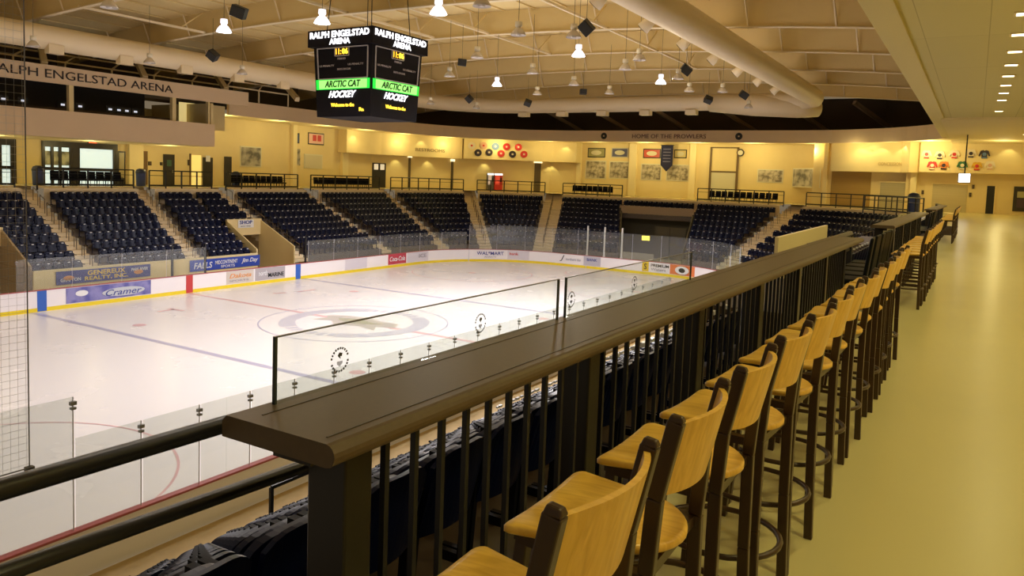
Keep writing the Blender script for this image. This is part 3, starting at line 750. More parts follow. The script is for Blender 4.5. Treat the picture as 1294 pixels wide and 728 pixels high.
struct(MB().strip([(*p_, 6.87) for p_ in inner], [(*p_, 6.87) for p_ in outc]).build('roof_far_concourse', DARKWALL))
# right-hand concourse ceiling
struct(MB().box(-2.0, 5.6, -3, 49.5, CZ, CZ + .2).build('ceiling_concourse', CEIL))
struct(MB().box(-2.0, 5.6, 49.5, 75, CZ - .12, CZ + .2).build('ceiling_end_bay', CREAM2))
struct(MB().prism([(-2.55, -3, CZ - .03), (-1.95, -3, CZ - .05), (-1.85, -3, CZ - .05), (-1.85, -3, CZ + .1), (-2.55, -3, 6.87)], (0, 70.2, 0)).build('trim_ceiling_edge', mat('edge_paint', (0.78, 0.66, 0.30), .7)))
struct(MB().box(5.4, 5.6, -3, 75, 0, CZ + .1).build('wall_right', CREAM))

# upper walls and roof
UW = [(-57.5, -4), (-57.5, 66), (-50, 80), (-44, 82), (-8, 82), (0, 76), (0.0, -4)]
struct(MB().wallstrip(UW, CZ + .9, 10.5, .2, -1).build('wall_upper', DARKWALL))
def chord(x): return 1.6 + 8.3 - .9 * ((x + 28) / 22) ** 2
XS = [-57 + 57.0 * i / 30 for i in range(31)]
deck = MB()
for a, b in zip(XS, XS[1:]): deck.quad((a, -4, chord(a) + 1.35), (b, -4, chord(b) + 1.35), (b, 83, chord(b) + 1.35), (a, 83, chord(a) + 1.35))
struct(deck.build('ceiling_roof_deck', ROOF))
GY = [15.2, 22.8, 30.4, 38.0, 45.6, 53.2, 60.8, 69.5]
for gi, gy in enumerate(GY):
    t = struct(empty('trim_roof_girder', (XC, gy, 9)))
    mm = MB(); fl = MB(); inv = Matrix.Translation(-t.location)
    for a, b in zip(XS, XS[1:]):
        mm.hexa([(a, gy - .02, chord(a)), (b, gy - .02, chord(b)), (b, gy + .02, chord(b)), (a, gy + .02, chord(a)), (a, gy - .02, chord(a) + 1.3), (b, gy - .02, chord(b) + 1.3), (b, gy + .02, chord(b) + 1.3), (a, gy + .02, chord(a) + 1.3)])
        fl.hexa([(a, gy - .14, chord(a) - .05), (b, gy - .14, chord(b) - .05), (b, gy + .14, chord(b) - .05), (a, gy + .14, chord(a) - .05), (a, gy - .14, chord(a)), (b, gy - .14, chord(b)), (b, gy + .14, chord(b)), (a, gy + .14, chord(a))])
    o = mm.build('web', ROOF, t); o.matrix_parent_inverse = inv
    o = fl.build('flange', STEEL, t); o.matrix_parent_inverse = inv
    for x in [-54 + 4.0 * i for i in range(14)]:
        o = MB().bar((x, gy - .05, chord(x)), (x - .15, gy - .45, chord(x) + 1.3), .07, .07).build('stiffener', STEEL, t); o.matrix_parent_inverse = inv
XL = [-40.5, -29.0, -25.0, -17.5]
for xi, x in enumerate(XL):
    for gi in ((1, 3, 4), (1, 2), (2, 3), (2, 3, 4))[xi]:
        y0, y1 = GY[gi] - .1, GY[gi + 1] - .1; z = chord(x) + .03
        mm = MB().bar((x, y0, z), (x, y1, z), .14, .12)
        o = mm.build('trim_roof_strut', STEEL); struct(o)
        struct(MB().bar((x, y1 - 1.6, z + .05), (x, y1 - .1, z + 1.2), .06, .06).build('trim_roof_strut', ROOF))
# purlins on the deck
pm = MB()
for x in [-56 + 2.0 * i for i in range(28)]: pm.bar((x, 14, chord(x) + 1.28), (x, 82, chord(x) + 1.30), .05, .06)
struct(pm.build('trim_purlin', ROOF))
# braces in the eaves over the press box
for i, y in enumerate([18, 25, 31.5, 38, 45]):
    struct(MB().bar((-48.3, y, 7.35), (-51.0, y + 1.2, 8.7), .35, .35).build('trim_eave_brace', STEEL))
for (x, z) in ((-50.5, 7.9), (-51.5, 8.5)):
    struct(MB().bar((x, 14, z), (x, 46, z), .10, .10).build('trim_eave_rail', STEEL))
for y in [15 + 3.1 * i for i in range(11)]:
    struct(MB().bar((-50.5, y, 6.9), (-50.5, y, 7.9), .09, .09).bar((-50.5, y, 7.9), (-51.5, y + 1.2, 8.5), .08, .08).build('trim_eave_strut', STEEL))

# ring duct
duct = empty('ventilation_duct', (XC, YRED, 8.25)); tag(duct, 'large cream round air duct looping beneath the roof with square outlets', 'air duct')
dinv = Matrix.Translation(-duct.location)
dp = []
xl, xr, ye, r = -43.6, -10.7, 62.0, 7.5; dz = 8.25
dp += [(xl, y, dz) for y in range(6, 54, 4)]
dp += [(xl + r - r * math.cos(a), ye - r + r * math.sin(a), dz) for a in [math.pi / 2 * i / 8 for i in range(9)]]
dp += [(xl + r + (xr - xl - 2 * r) * i / 5, ye, dz) for i in range(1, 5)]
dp += [(xr - r * .25 + r * .25 * math.sin(a), ye - r * .25 + r * .25 * math.cos(a), dz) for a in [math.pi / 2 * i / 4 for i in range(5)]]
dp += [(xr, y, dz) for y in range(57, 5, -4)]
o = MB().tube(dp, .66, 20).build('duct_tube', DUCT, duct, smooth=True); o.matrix_parent_inverse = dinv
o = MB().tube([(-19, 62, 8.2), (-15.5, 61.7, 7.95), (-12.2, 62.2, 7.75), (-10.9, 63.2, 7.7)], [.7, .85, .8, .6], 16).build('duct_branch', DUCT, duct, smooth=True); o.matrix_parent_inverse = dinv
for x in [-36.5, -32.5, -28.5, -24.5, -20.5]:
    o = MB().frame((x - .45, ye - .55, dz - 1.0), (.9, 0, 0), (0, .7, 0), (0, 0, .4)).build('outlet', DUCT, duct); o.matrix_parent_inverse = dinv
for y in [18.5, 22.5, 26.5, 30.5, 34.5, 38.5, 42.5, 46.5]:
    o = MB().frame((xl + .15, y, dz - .88), (.45, 0, 0), (0, .8, 0), (0, 0, .5)).build('outlet', DUCT, duct); o.matrix_parent_inverse = dinv
for y in [24, 28.4, 32.8, 37.2, 41.6, 46, 50.4]:
    o = MB().tube([(xr - .35, y, dz - .25), (xr - .85, y, dz - .70)], [.18, .26], 12).build('nozzle', DUCT, duct, smooth=True); o.matrix_parent_inverse = dinv
    o = MB().tube([(xr - .83, y, dz - .68), (xr - .87, y, dz - .72)], .21, 12).build('nozzle_grille', mat('grille_dark', (.12, .09, .05), .6), duct); o.matrix_parent_inverse = dinv

# ------------------------------------------------------------------ press box
PBX = -48.0
struct(MB().box(PBX - .2, PBX, 8, 36.8, 1.6 + 1.45, 1.6 + 3.08).build('wall_press_deck', TAN))
struct(MB().box(-55.3, PBX - .2, 36.6, 36.8, 1.6 + 1.45, 6.2).build('wall_press_end', CREAM))
struct(MB().box(-55.2, PBX - .2, 8, 36.6, 1.6 + 1.45, 1.6 + 1.6).build('ceiling_press_underside', CREAM2))
struct(MB().box(PBX - .2, PBX, 8, 39.8, 1.6 + 4.68, 1.6 + 5.72).build('wall_sign_band', TAN))
struct(MB().box(-57.4, PBX - .2, 8, 39.8, 6.9, 7.05).build('roof_press_box', DARKWALL))
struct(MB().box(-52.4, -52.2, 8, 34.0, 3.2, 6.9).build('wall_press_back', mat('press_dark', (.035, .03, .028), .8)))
yA = on_x(92, 120, PBX).y; yB = on_x(222, 135, PBX).y; yC = on_x(266, 140, PBX).y
for i, (y, wd) in enumerate(((yA, .28), (yB, .28), (yC, .14))):
    struct(MB().box(PBX - .45, PBX - .15, y - wd / 2, y + wd / 2, 1.6 + 3.05, 1.6 + 4.7).build('trim_press_column', CREAM))
y0, y1 = on_x(227, 140, -51).y, on_x(248, 140, -51).y
struct(MB().box(-51.1, -51.0, y0, y1, 4.4, 6.3).build('window_1', mat('lit_window', (.8, .7, .4), .6, emit=(1, .78, .3), estr=.55)))
struct(MB().box(-50.6, -50.5, y1 + .1, y1 + 2.2, 4.4, 6.3).build('wall_press_room', CREAM))
txt = text('arena_lettering', 'RALPH ENGELSTAD ARENA', (PBX + .01, on_x(-16, 88, PBX).y, 1.6 + 4.96), (0, 1, 0), (0, 0, 1), on_x(218, 110, PBX).y - on_x(-16, 88, PBX).y, .50, mat('sign_dark', (.03, .02, .025), .5), None, .04, 0, -.005)
txt = split_words(txt, (0, 1, 0), 3); tag(txt, 'dark raised capitals spelling the arena name on the press box band', 'lettering')
# fascia lettering
def on_curve(C, px, z):
    s_ = px_on(C, px, z); L = arclen(C)
    for i in range(len(L) - 1):
        if L[i + 1] >= s_: break
    t_ = (s_ - L[i]) / (L[i + 1] - L[i]); p_ = V(C[i]).lerp(V(C[i + 1]), t_); d = (V(C[i + 1]) - V(C[i])).normalized(); return p_, V((d.y, -d.x)), d
pa, nn, dd = on_curve(FASC, 800, 6.2); pb, _, _ = on_curve(FASC, 893, 6.2)
tag(split_words(text('fascia_lettering', 'HOME OF THE PROWLERS', (pa.x, pa.y - .03, 6.08), (1, 0, 0), (0, 0, 1), pb.x - pa.x, .42, mat('fascia_ink', (.16, .07, .05), .6), None, .03), (1, 0, 0), 4), 'dark red brown capitals on the curved end fascia', 'lettering')
for i, px in enumerate((764, 932)):
    pa, _, _ = on_curve(FASC, px, 6.2)
    o = MB().prism([(pa.x + .34 * math.cos(t), pa.y - .05, 6.3 + .34 * math.sin(t)) for t in [k_ * math.pi / 10 for k_ in range(20)]], (0, .05, 0)).build('fascia_badge', INK_K)
    tag(o, 'round black badge on the fascia %s the brown capitals' % ('before', 'after')[i], 'badge', 'round fascia badges')
    MB().prism([(pa.x + .09 * math.cos(t), pa.y - .07, 6.3 + .08 * math.sin(t)) for t in [k_ * math.pi / 5 for k_ in range(10)]], (0, .02, 0)).build('badge_center', TAN, o)
# dark press monitors
for i, (px, py) in enumerate(((4, 124), (29, 126), (79, 131), (101, 133), (139, 138), (150, 138), (160, 139), (171, 142))):
    p_ = on_x(px, py, -49.0); t = tag(MB().box(-.03, .03, -.28, .28, 0, .36).box(-.1, .05, -.1, .1, -.1, 0).build('press_monitor', DARK, None, loc=(-49.0, p_.y, 4.95)), 'small dark monitor on the press box ledge, %s from the band start' % ORD[i], 'monitor', 'monitors in the press box')
    MB().box(.03, .035, -.12, .12, .1, .22).build('screen', mat('screen_glow', (.5, .5, .55), .3, emit=(.8, .85, 1), estr=.7 if i != 4 else 3.0), t)
    if i == 0: struct(MB().box(-49.5, -48.6, 8, 34, 4.74, 4.86).build('trim_press_ledge', DARKWALL))

# ------------------------------------------------------------------ features on the concourse walls
def wall_hit(px, py, off=0.0):
    C = WALLP
    d = ray(px, py); best = None
    for i in range(len(C) - 1):
        a, b = V(C[i]), V(C[i + 1]); e = b - a; nn_ = V((e.y, -e.x)).normalized() * off; a = a + nn_; b = b + nn_
        den = d.x * -e.y + d.y * e.x
        if abs(den) < 1e-9: continue
        # EYE + s d = a + u e
        s_ = (a.x * -e.y + a.y * e.x) / den; hx, hy = d.x * s_, d.y * s_
        u = ((hx - a.x) * e.x + (hy - a.y) * e.y) / e.length_squared
        if s_ > 0 and -.001 <= u <= 1.001 and (best is None or s_ < best[0]):
            best = (s_, V((hx, hy, EYE.z + d.z * s_)), V((e.x, e.y, 0)).normalized())
    return (best[1], best[2]) if best else wall_hit(px + 2, py, off)
def wrect(name, x0, y0, x1, y1, mt_, label, cat, group=None, depth=.06, off=0.0, zmin=None):
    A, t0 = wall_hit(x0, (y0 + y1) / 2, off); B, t1 = wall_hit(x1, (y0 + y1) / 2, off)
    T, _ = wall_hit((x0 + x1) / 2, y0, off); U, _ = wall_hit((x0 + x1) / 2, y1, off)
    r = V((B.x - A.x, B.y - A.y, 0)); L = r.length; r.normalize(); n = V((r.y, -r.x, 0)); zt_, zb = T.z, U.z
    if zmin is not None: zb = zmin
    o = empty(name, (A.x, A.y, zb)); 
    # local frame: X along wall, -Y out of the wall
    o.rotation_euler = (0, 0, math.atan2(r.y, r.x))
    H = zt_ - zb
    b = MB().box(0, L, -depth, .02, 0, H).build('panel', mt_, o)
    if label: tag(o, label, cat, group)
    else: struct(o)
    return o, L, H, depth
def addp(o, name, x0, x1, z0, z1, y, mt_, th=.02): return MB().box(x0, x1, -y - th, -y, z0, z1).build(name, mt_, o)
FRK = mat('frame_dark', (.03, .025, .02), .4); BW = photo_mat('bw_photo', (.12, .11, .09), (.48, .44, .36), 2.2); BW2 = photo_mat('team_photo', (.18, .15, .10), (.58, .51, .38), 4)
PALE = mat('pale_print2', (.70, .66, .5), .5)
def framed(x0, y0, x1, y1, mt_, label, off=0.0, frame=FRK, group='framed pictures on the concourse wall'):
    o, L, H, d = wrect('framed_picture', x0, y0, x1, y1, frame, label, 'picture', group, .05, off)
    addp(o, 'print', .1, L - .1, .1, H - .1, d, mt_); return o, L, H, d
# left wall
def entrance(x0, y0, x1, y1, label, mull, num):
    o, L, H, d = wrect('door_%d' % num, x0, y0, x1, y1, mat('lobby_glow', (.5, .6, .6), .5, emit=(.75, .9, .85), estr=.75), None, None, None, .02, 0.0, 0.0)
    for u in mull: addp(o, 'mullion', L * u - .09, L * u + .09, 0, H, d, FRK, .12)
    addp(o, 'header', 0, L, H - .42, H, d, FRK, .14); addp(o, 'mid_bar', 0, L, .95, 1.1, d, FRK, .1)
    return o, L, H, d
entrance(-20, 175, 18, 236, '', (0.02, .5, .9, .99), 1)
o, L, H, d = entrance(53, 180, 147, 236, '', (.01, .12, .22, .36, .42, .46, .96, .99), 2)
addp(o, 'side_pane', L * .02, L * .4, 1.3, H - .7, d, photo_mat('lobby_clutter', (.06, .06, .05), (.55, .55, .42), 2.5), .03)
addp(o, 'door_leaf', L * .38, L * .47, 0, H - .4, d, FRK, .13)
o, L, H, d = wrect('exit_sign', 111, 177.5, 121, 184, mat('exit_red', (.8, .1, .03), .5, emit=(1, .16, .05), estr=1.6), 'small glowing red exit sign above the glass entrance', 'exit sign', None, .12)
addp(o, 'housing', -.03, 0, 0, H, 0, FRK, .12)
o, L, H, d = wrect('door_3', 148, 191, 158, 236, FRK, None, None, None, .06, 0, 0); addp(o, 'pane', .12, L - .12, .5, H - .12, d, mat('door_glass', (.42, .36, .2), .3), .02)
for i, (x0, y0, x1, y1, c) in enumerate(((181, 191, 186, 236, 'door_brown'), (206, 195, 220, 236, 'd'), (283, 198, 292, 236, 'd'))):
    o, L, H, d = wrect('door_%d' % (4 + i), x0, y0, x1, y1, FRK if c == 'd' else mat('door_brown', (.16, .09, .03), .6), None, None, None, .07, 0, 0)
    addp(o, 'handle', L - .25, L - .15, 1.0, 1.2, d, CHROME, .05)
    if i == 1: addp(o, 'pane', L * .3, L * .7, 1.5, 2.0, d, mat('green_tint', (.05, .12, .07), .3))
o, L, H, d = wrect('door_7', 241, 196, 254, 236, mat('lit_doorway', (.8, .65, .2), .6, emit=(1, .75, .2), estr=.6), None, None, None, .03, 0, 0); addp(o, 'door_frame', -.12, 0, 0, H + .1, 0, mat('door_brown', (.16, .09, .03), .6), .08)
o, L, H, d = wrect('notice_board', 256, 199, 268, 236, FRK, 'black standing notice board with white card beside the lit doorway', 'notice board', None, .1, 0, 0); addp(o, 'card', L * .25, L * .7, 2.0, 2.5, d, INK_W)
for i, (x0, y0, x1, y1) in enumerate(((187, 204, 191, 209), (202, 205, 205, 209), (237, 202, 240, 209), (369, 189, 372, 197))):
    o, L, H, d = wrect('wall_box', x0, y0, x1, y1, FRK, 'tiny dark wall box on the concourse wall, %s from the entrance' % ORD[i], 'wall box', 'small dark wall boxes'); addp(o, 'cover', .05, L - .05, .05, H - .05, d, mat('cover_brown', (.1, .06, .03), .5))
framed(303, 185, 330, 211, BW, 'black and white hockey action print on the cream wall', frame=PALE)
framed(370, 168, 378, 181, mat('blue_poster', (.04, .08, .2), .5), 'narrow dark blue poster high on the wall')
o, L, H, d = framed(389, 168, 409, 183, mat('white_poster', (.8, .5, .42), .5), 'framed white poster with red print beside the blue poster')
for u, v in ((.3, .3), (.6, .3), (.3, .55), (.6, .55)): addp(o, 'red_mark', L * u - .05, L * u + .42, H * v, H * v + .3, d + .02, INK_R)
framed(369, 188, 379, 209, BW, 'tall black and white photo under the dark blue poster', frame=BW2)
framed(384, 195, 407, 213, mat('sketch', (.62, .56, .38), .5), 'pale wide sketch of the arena under the red poster', frame=PALE)
# pilasters
for px0, px1 in ((160, 178), (367, 372), (430, 437), (730, 735), (796, 805), (872, 880), (1042, 1047), (1152, 1160)):
    off = .0
    A, _ = wall_hit(px0, 220); B, _ = wall_hit(px1, 220); o, L, H, d = wrect('trim_pilaster', px0, 190, px1, 236, CREAM2, None, None, None, .35, 0, 0)
    o.children[0].scale = (1, 1, (CZ) / H)
# bulkheads
def bulkhead(px0, px1, pyb, off, num):
    C = offset(WALLP, off); n = 10; pts = []; zb = None
    for i in range(n + 1):
        A, _ = wall_hit(px0 + (px1 - px0) * i / n, pyb, off); pts.append((A.x, A.y)); zb = A.z if i == n // 2 else zb
    struct(MB().wallstrip(pts, zb, CZ, off, -1).build('wall_bulkhead', CREAM)); return zb
bulkhead(438, 584, 197, 1.2, 1); bulkhead(586, 728, 203, 1.5, 2); bulkhead(1049, 1148, 217, 1.2, 3); bulkhead(1161, 1300, 219, 1.2, 4)
o, L, H, d = wrect('door_8', 470, 206, 487, 240, FRK, None, None, None, .07, 0, 0)
addp(o, 'pane', L * .12, L * .42, 1.9, 2.5, d, mat('door_lite', (.8, .75, .6), .4, emit=(1, .9, .7), estr=.4)); addp(o, 'pane', L * .58, L * .88, 1.9, 2.5, d, MATS['door_lite'])
for i, (px, y0) in enumerate(((517, 199), (571, 204), (752, 215), (679, 206))):
    if i == 2: continue
    wd = 1.3 if i < 2 else 4
    o, L, H, d = wrect('door_%d' % (9 + i), px - wd, y0, px + wd, 240, mat('dark_bronze', (.10, .07, .03), .5), None, None, None, .1, 0, 0)
    addp(o, 'lamp_head', -.1, L + .1, H, H + .25, 0, mat('sconce_glow', (.9, .8, .5), .4, emit=(1, .85, .5), estr=1.5), .2)
A, tt = wall_hit(525, 189, 1.2); B, _ = wall_hit(562, 189, 1.2)
rr_ = (B - A); rr_.z = 0
tag(text('restroom_lettering', 'RESTROOMS', A + V((rr_.y, -rr_.x, 0)).normalized() * .03 + V((0, 0, -.15)), rr_, (0, 0, 1), rr_.length, .34, mat('gold_ink', (.25, .18, .08), .5), None, .02), 'thin brown capitals on the bulkhead over the left doors', 'lettering')
A, tt = wall_hit(1110, 207, 1.2); B, _ = wall_hit(1142, 207, 1.2); rr_ = (B - A); rr_.z = 0
tag(text('concession_lettering', 'CONCESSIONS', A + V((rr_.y, -rr_.x, 0)).normalized() * .05 + V((0, 0, -.15)), rr_, (0, 0, 1), rr_.length, .3, mat('gold_ink2', (.50, .38, .17), .5), None, .02), 'faint tan capitals on the bulkhead over the grey shutter', 'lettering')
# round team badges
CB = {'white': (.75, .66, .5), 'pink': (.65, .38, .25), 'blue': (.10, .18, .35), 'red': (.55, .03, .03), 'black': (.03, .02, .03), 'orange': (.7, .2, .04), 'green': (.03, .15, .07), 'yellow': (.7, .4, .03)}
BADG = [(596, 184, 'white', 'pale crest, first in upper row'), (611, 184, 'pink', 'pale pink crest in the upper row'), (626, 185, 'blue', 'blue star crest in the upper row'), (640, 185.5, 'red', 'solid red crest in the upper row'), (655, 186, 'red', 'red crest ending the upper row'),
        (604, 193, 'black', 'black crest starting the lower row'), (618, 192.5, 'black', 'dark grey crest in the lower row'), (633, 194, 'red', 'red crest between two dark ones below'), (647.5, 195, 'black', 'black ringed crest in the lower row'), (662, 195, 'red', 'red crest ending the lower row')]
for i, (px, py, c, lb) in enumerate(BADG):
    A, tt = wall_hit(px, py, 1.5); n = V((tt.y, -tt.x, 0))
    pts = [A + n * .02 + tt * (.42 * math.cos(t)) + V((0, 0, .40 * math.sin(t))) for t in [k_ * math.pi / 9 for k_ in range(18)]]
    o = MB().prism(pts, n * .05).build('team_crest', mat('crest_' + c, CB[c], .5)); tag(o, 'round wall ' + lb, 'crest', 'round crests on the far bulkhead')
    pts = [A + n * .075 + tt * (.13 * math.cos(t)) + V((0, 0, .12 * math.sin(t))) for t in [k_ * math.pi / 3 for k_ in range(6)]]
    MB().prism(pts, n * .02).build('crest_mark', mat('crest_pale', (.6, .5, .4), .5) if c not in ('white', 'pink') else mat('crest_red', CB['red'], .5), o)
# jerseys
JER = [(1171, 195, 'white', 'red'), (1187.5, 196, 'white', 'black'), (1206, 195, 'white', 'red'), (1227, 194, 'white', 'black'), (1244, 195, 'black', 'blue'), (1178, 209, 'red', 'white'), (1192.5, 209, 'orange', 'black'), (1216, 209, 'green', 'white'), (1234.5, 210, 'yellow', 'red'), (1251, 209, 'white', 'pink')]
JL = ['white jersey with red trim', 'white jersey with black sleeves, beside the red-trimmed one', 'white jersey with a red crest, middle of upper row', 'white jersey with black hem before the black jersey', 'black jersey at the end of the upper row', 'red jersey at the start of the lower row', 'orange jersey with black cuffs', 'green jersey with white number', 'golden yellow jersey', 'white jersey ending the lower row']
for i, (px, py, c, c2) in enumerate(JER):
    A, tt = wall_hit(px, py, 1.2); n = V((tt.y, -tt.x, 0)); u = V((0, 0, 1)); A = A + n * .02
    out = [(-.28, -.42), (.28, -.42), (.27, .1), (.44, -.22), (.56, -.14), (.38, .36), (.14, .42), (0, .36), (-.14, .42), (-.38, .36), (-.56, -.14), (-.44, -.22), (-.27, .1)]
    o = MB().prism([A + tt * a_ * .72 + u * b_ * .80 for a_, b_ in out], n * .06).build('hockey_jersey', mat('crest_' + c, CB[c], .6)); tag(o, JL[i] + ' pinned on the wall', 'jersey', 'jerseys on the right bulkhead')
    m2 = mat('crest_' + c2, CB[c2], .6)
    MB().prism([A + n * .062 + tt * a_ + u * b_ for a_, b_ in ((-.19, -.33), (.19, -.33), (.19, -.22), (-.19, -.22))], n * .015).build('hem_stripe', m2, o)
    MB().prism([A + n * .062 + tt * (.15 * math.cos(t)) + u * (.15 * math.sin(t)) for t in [k_ * math.pi / 4 for k_ in range(8)]], n * .015).build('chest_crest', m2, o)
# end wall frames
lst = [(743, 187, 765, 199, 'green_print', (.30, .28, .12), 'dark frame with pale oval logo over the team photos'), (773, 187, 794, 199, 'navy_print', (.06, .06, .14), 'silver frame with navy banner print'),
       (813, 188, 835, 200, 'red_print', (.50, .08, .05), 'red and black framed logo beside the pennant'), (852, 189, 868, 200, 'cream_print2', (.6, .5, .22), 'cream framed notice partly behind the pennant')]
for x0, y0, x1, y1, nm, c, lb in lst:
    o, L, H, d = framed(x0, y0, x1, y1, mat(nm, c, .5), lb, frame=FRK if nm != 'navy_print' else mat('frame_silver', (.45, .42, .38), .4))
    pts = [V((L / 2 + L * .3 * math.cos(t), -d - .03, H / 2 + H * .25 * math.sin(t))) for t in [k_ * math.pi / 8 for k_ in range(16)]]
    MB().prism(pts, (0, -.01, 0)).build('logo_mark', mat('print_pale', (.6, .55, .4), .5), o)
for x0, y0, x1, y1, lb in ((740, 203, 766, 226, 'team photo under the oval logo frame'), (770, 204, 795, 226, 'darker team photo under the navy banner frame'), (810, 207, 836, 228, 'team photo under the red framed logo'), (842, 208, 871, 229, 'team photo below the pennant'), (957, 214, 990, 231, 'wide team photo near the round clock'), (1002, 213, 1037, 237, 'action photo with two players on the pale panel')):
    framed(x0, y0, x1, y1, BW if x0 == 1002 else BW2, lb, frame=PALE)
A, tt = wall_hit(838, 184); B, _ = wall_hit(853, 184); C_, _ = wall_hit(846, 209); D_, _ = wall_hit(846, 217)
n = V((0, -1, 0)); pts = [A + n * .5, B + n * .5, V((B.x, B.y, C_.z)) + n * .5, V(((A.x + B.x) / 2, A.y, D_.z)) + n * .5, V((A.x, A.y, C_.z)) + n * .5]
o = MB().prism(pts[::-1], n * .03).build('pennant', mat('pennant_navy', (.005, .006, .045), .8)); tag(o, 'long navy pointed pennant with small white lines', 'pennant')
for k_ in range(5): MB().box(A.x + .25, B.x - .25, A.y - .56, A.y - .53, A.z - .45 - .33 * k_, A.z - .35 - .33 * k_).build('print_line', mat('pennant_ink', (.10, .10, .2), .6), o)
MB().tube([(A.x - .1, A.y - .5, A.z + .03), (B.x + .1, A.y - .5, A.z + .03)], .03, 6).build('hanging_rod', BLACKM, o)
o, L, H, d = wrect('door_13', 898, 186, 932, 240, CREAM, None, None, None, .05, 0, 0)
addp(o, 'track', -.1, .1, 0, H, d, mat('door_brown2', (.13, .08, .03), .6), .1); addp(o, 'track', L - .1, L + .1, 0, H, d, mat('door_brown2', (.13, .08, .03), .6), .1)
addp(o, 'header', 0, L, H - .12, H, d, mat('door_brown2', (.13, .08, .03), .6), .1); addp(o, 'shutter_panel', .15, L - .15, 0, H * .52, d, mat('shutter_pale', (.62, .58, .42), .6), .05); addp(o, 'shutter_bar', .1, L - .1, H * .52, H * .55, d, MATS['door_brown2'], .07)
A, tt = wall_hit(936, 193)
o = MB().prism([A + n * .05 + tt * (.38 * math.cos(t)) + V((0, 0, .38 * math.sin(t))) for t in [k_ * math.pi / 10 for k_ in range(20)]], n * .08).build('wall_clock', FRK); tag(o, 'round dark-rimmed clock beside the roller door', 'clock')
MB().prism([A + n * .135 + tt * (.26 * math.cos(t)) + V((0, 0, .26 * math.sin(t))) for t in [k_ * math.pi / 10 for k_ in range(20)]], n * .02).build('dial', PALE, o)
for nmb, (x0, y0, x1, y1, c) in enumerate(((1050, 217, 1100, 262, (.42, .27, .08)), (1112, 231, 1152, 262, (.48, .42, .26)), (1178, 233, 1222, 262, (.55, .47, .28)))):
    o, L, H, d = wrect('window_%d' % (2 + nmb), x0, y0, x1, y1, tile_mat('shutter_%d' % nmb, c, tuple(k_ * .75 for k_ in c), 8, .12, .01, axis=(math.radians(90), 0, 0)), None, None, None, .04, 0, 0)
    addp(o, 'frame_head', -.1, L + .1, H, H + .1, 0, CREAM2, .1)
o, L, H, d = wrect('door_14', 1246, 235, 1256, 275, DARK, None, None, None, .05, 0, 0); addp(o, 'door_frame', L, L + .07, 0, H, 0, CREAM2, .08)
o, L, H, d = wrect('door_15', 1280, 236, 1312, 272, FRK, None, None, None, .08, 0, .3); addp(o, 'pane', .25, L - .3, H * .55, H * .8, d, mat('case_glow', (.4, .38, .2), .4)); addp(o, 'pane', .25, L - .3, .3, H * .5, d, mat('case_dark', (.07, .04, .06), .3))
for i, (px, py) in enumerate(((1230, 236), (1226, 246), (1166, 243))):
    o, L, H, d = wrect('wall_switch', px - 1.5, py - 2.5, px + 1.5, py + 2.5, FRK, 'tiny dark fitting on the end wall, %s' % ('above the lower one', 'below the upper one', 'beside the serving counter')[i], 'wall fitting', 'tiny fittings on the end wall', .12); addp(o, 'face', .03, L - .03, .05, H - .05, d, mat('cover_brown', (.1, .06, .03), .5))
# monitor
p0 = on_y(1213, 220, 62.0); p1 = on_y(1224, 231, 62.0)
t = empty('hanging_monitor', ((p0.x + p1.x) / 2, 62.0, p1.z)); tag(t, 'bright white screen hanging from the concourse ceiling', 'monitor')
MB().box(-.38, .38, 0, .35, -.02, .66).build('casing', mat('casing_violet', (.05, .04, .1), .4), t, bevel=.02); MB().box(-.34, .34, -.02, 0, .03, .62).build('screen', mat('screen_white', (1, 1, 1), .3, emit=(1, .97, .95), estr=4.0), t)
MB().box(-.04, .04, .1, .18, .66, CZ - p1.z).build('hanging_pole', BLACKM, t)
# vending machines
for i, (x0, x1, c, lb) in enumerate(((616, 624, (.12, .11, .1), 'grey vending machine beside the red one'), (625, 635, (.6, .04, .03), 'tall red vending machine behind the far railing'))):
    A, tt = wall_hit(x0, 225, .9); B, _ = wall_hit(x1, 225, .9); r_ = (B - A); r_.z = 0; L = r_.length
    t = empty('vending_machine', (A.x, A.y, -.012), math.atan2(r_.y, r_.x)); tag(t, lb, 'vending machine', 'vending machines')
    MB().box(0, L, 0, .8, 0, 2.0).build('cabinet', mat('vend_%d' % i, c, .4), t, bevel=.03); MB().box(L * .12, L * .65, -.02, 0, .7, 1.75).build('front_panel', mat('vend_face_%d' % i, (.6, .5, .45) if i == 0 else (.8, .1, .08), .3, emit=(1, .8, .7) if i == 0 else (1, .1, .05), estr=.25), t)
    MB().box(L * .72, L * .9, -.02, 0, 1.0, 1.5).build('coin_panel', DARK, t)
    MB().box(0, L, -.03, 0, 1.78, 1.98).build('top_light', mat('vend_light', (.9, .9, .9), .4, emit=(1, 1, 1), estr=1.6), t)

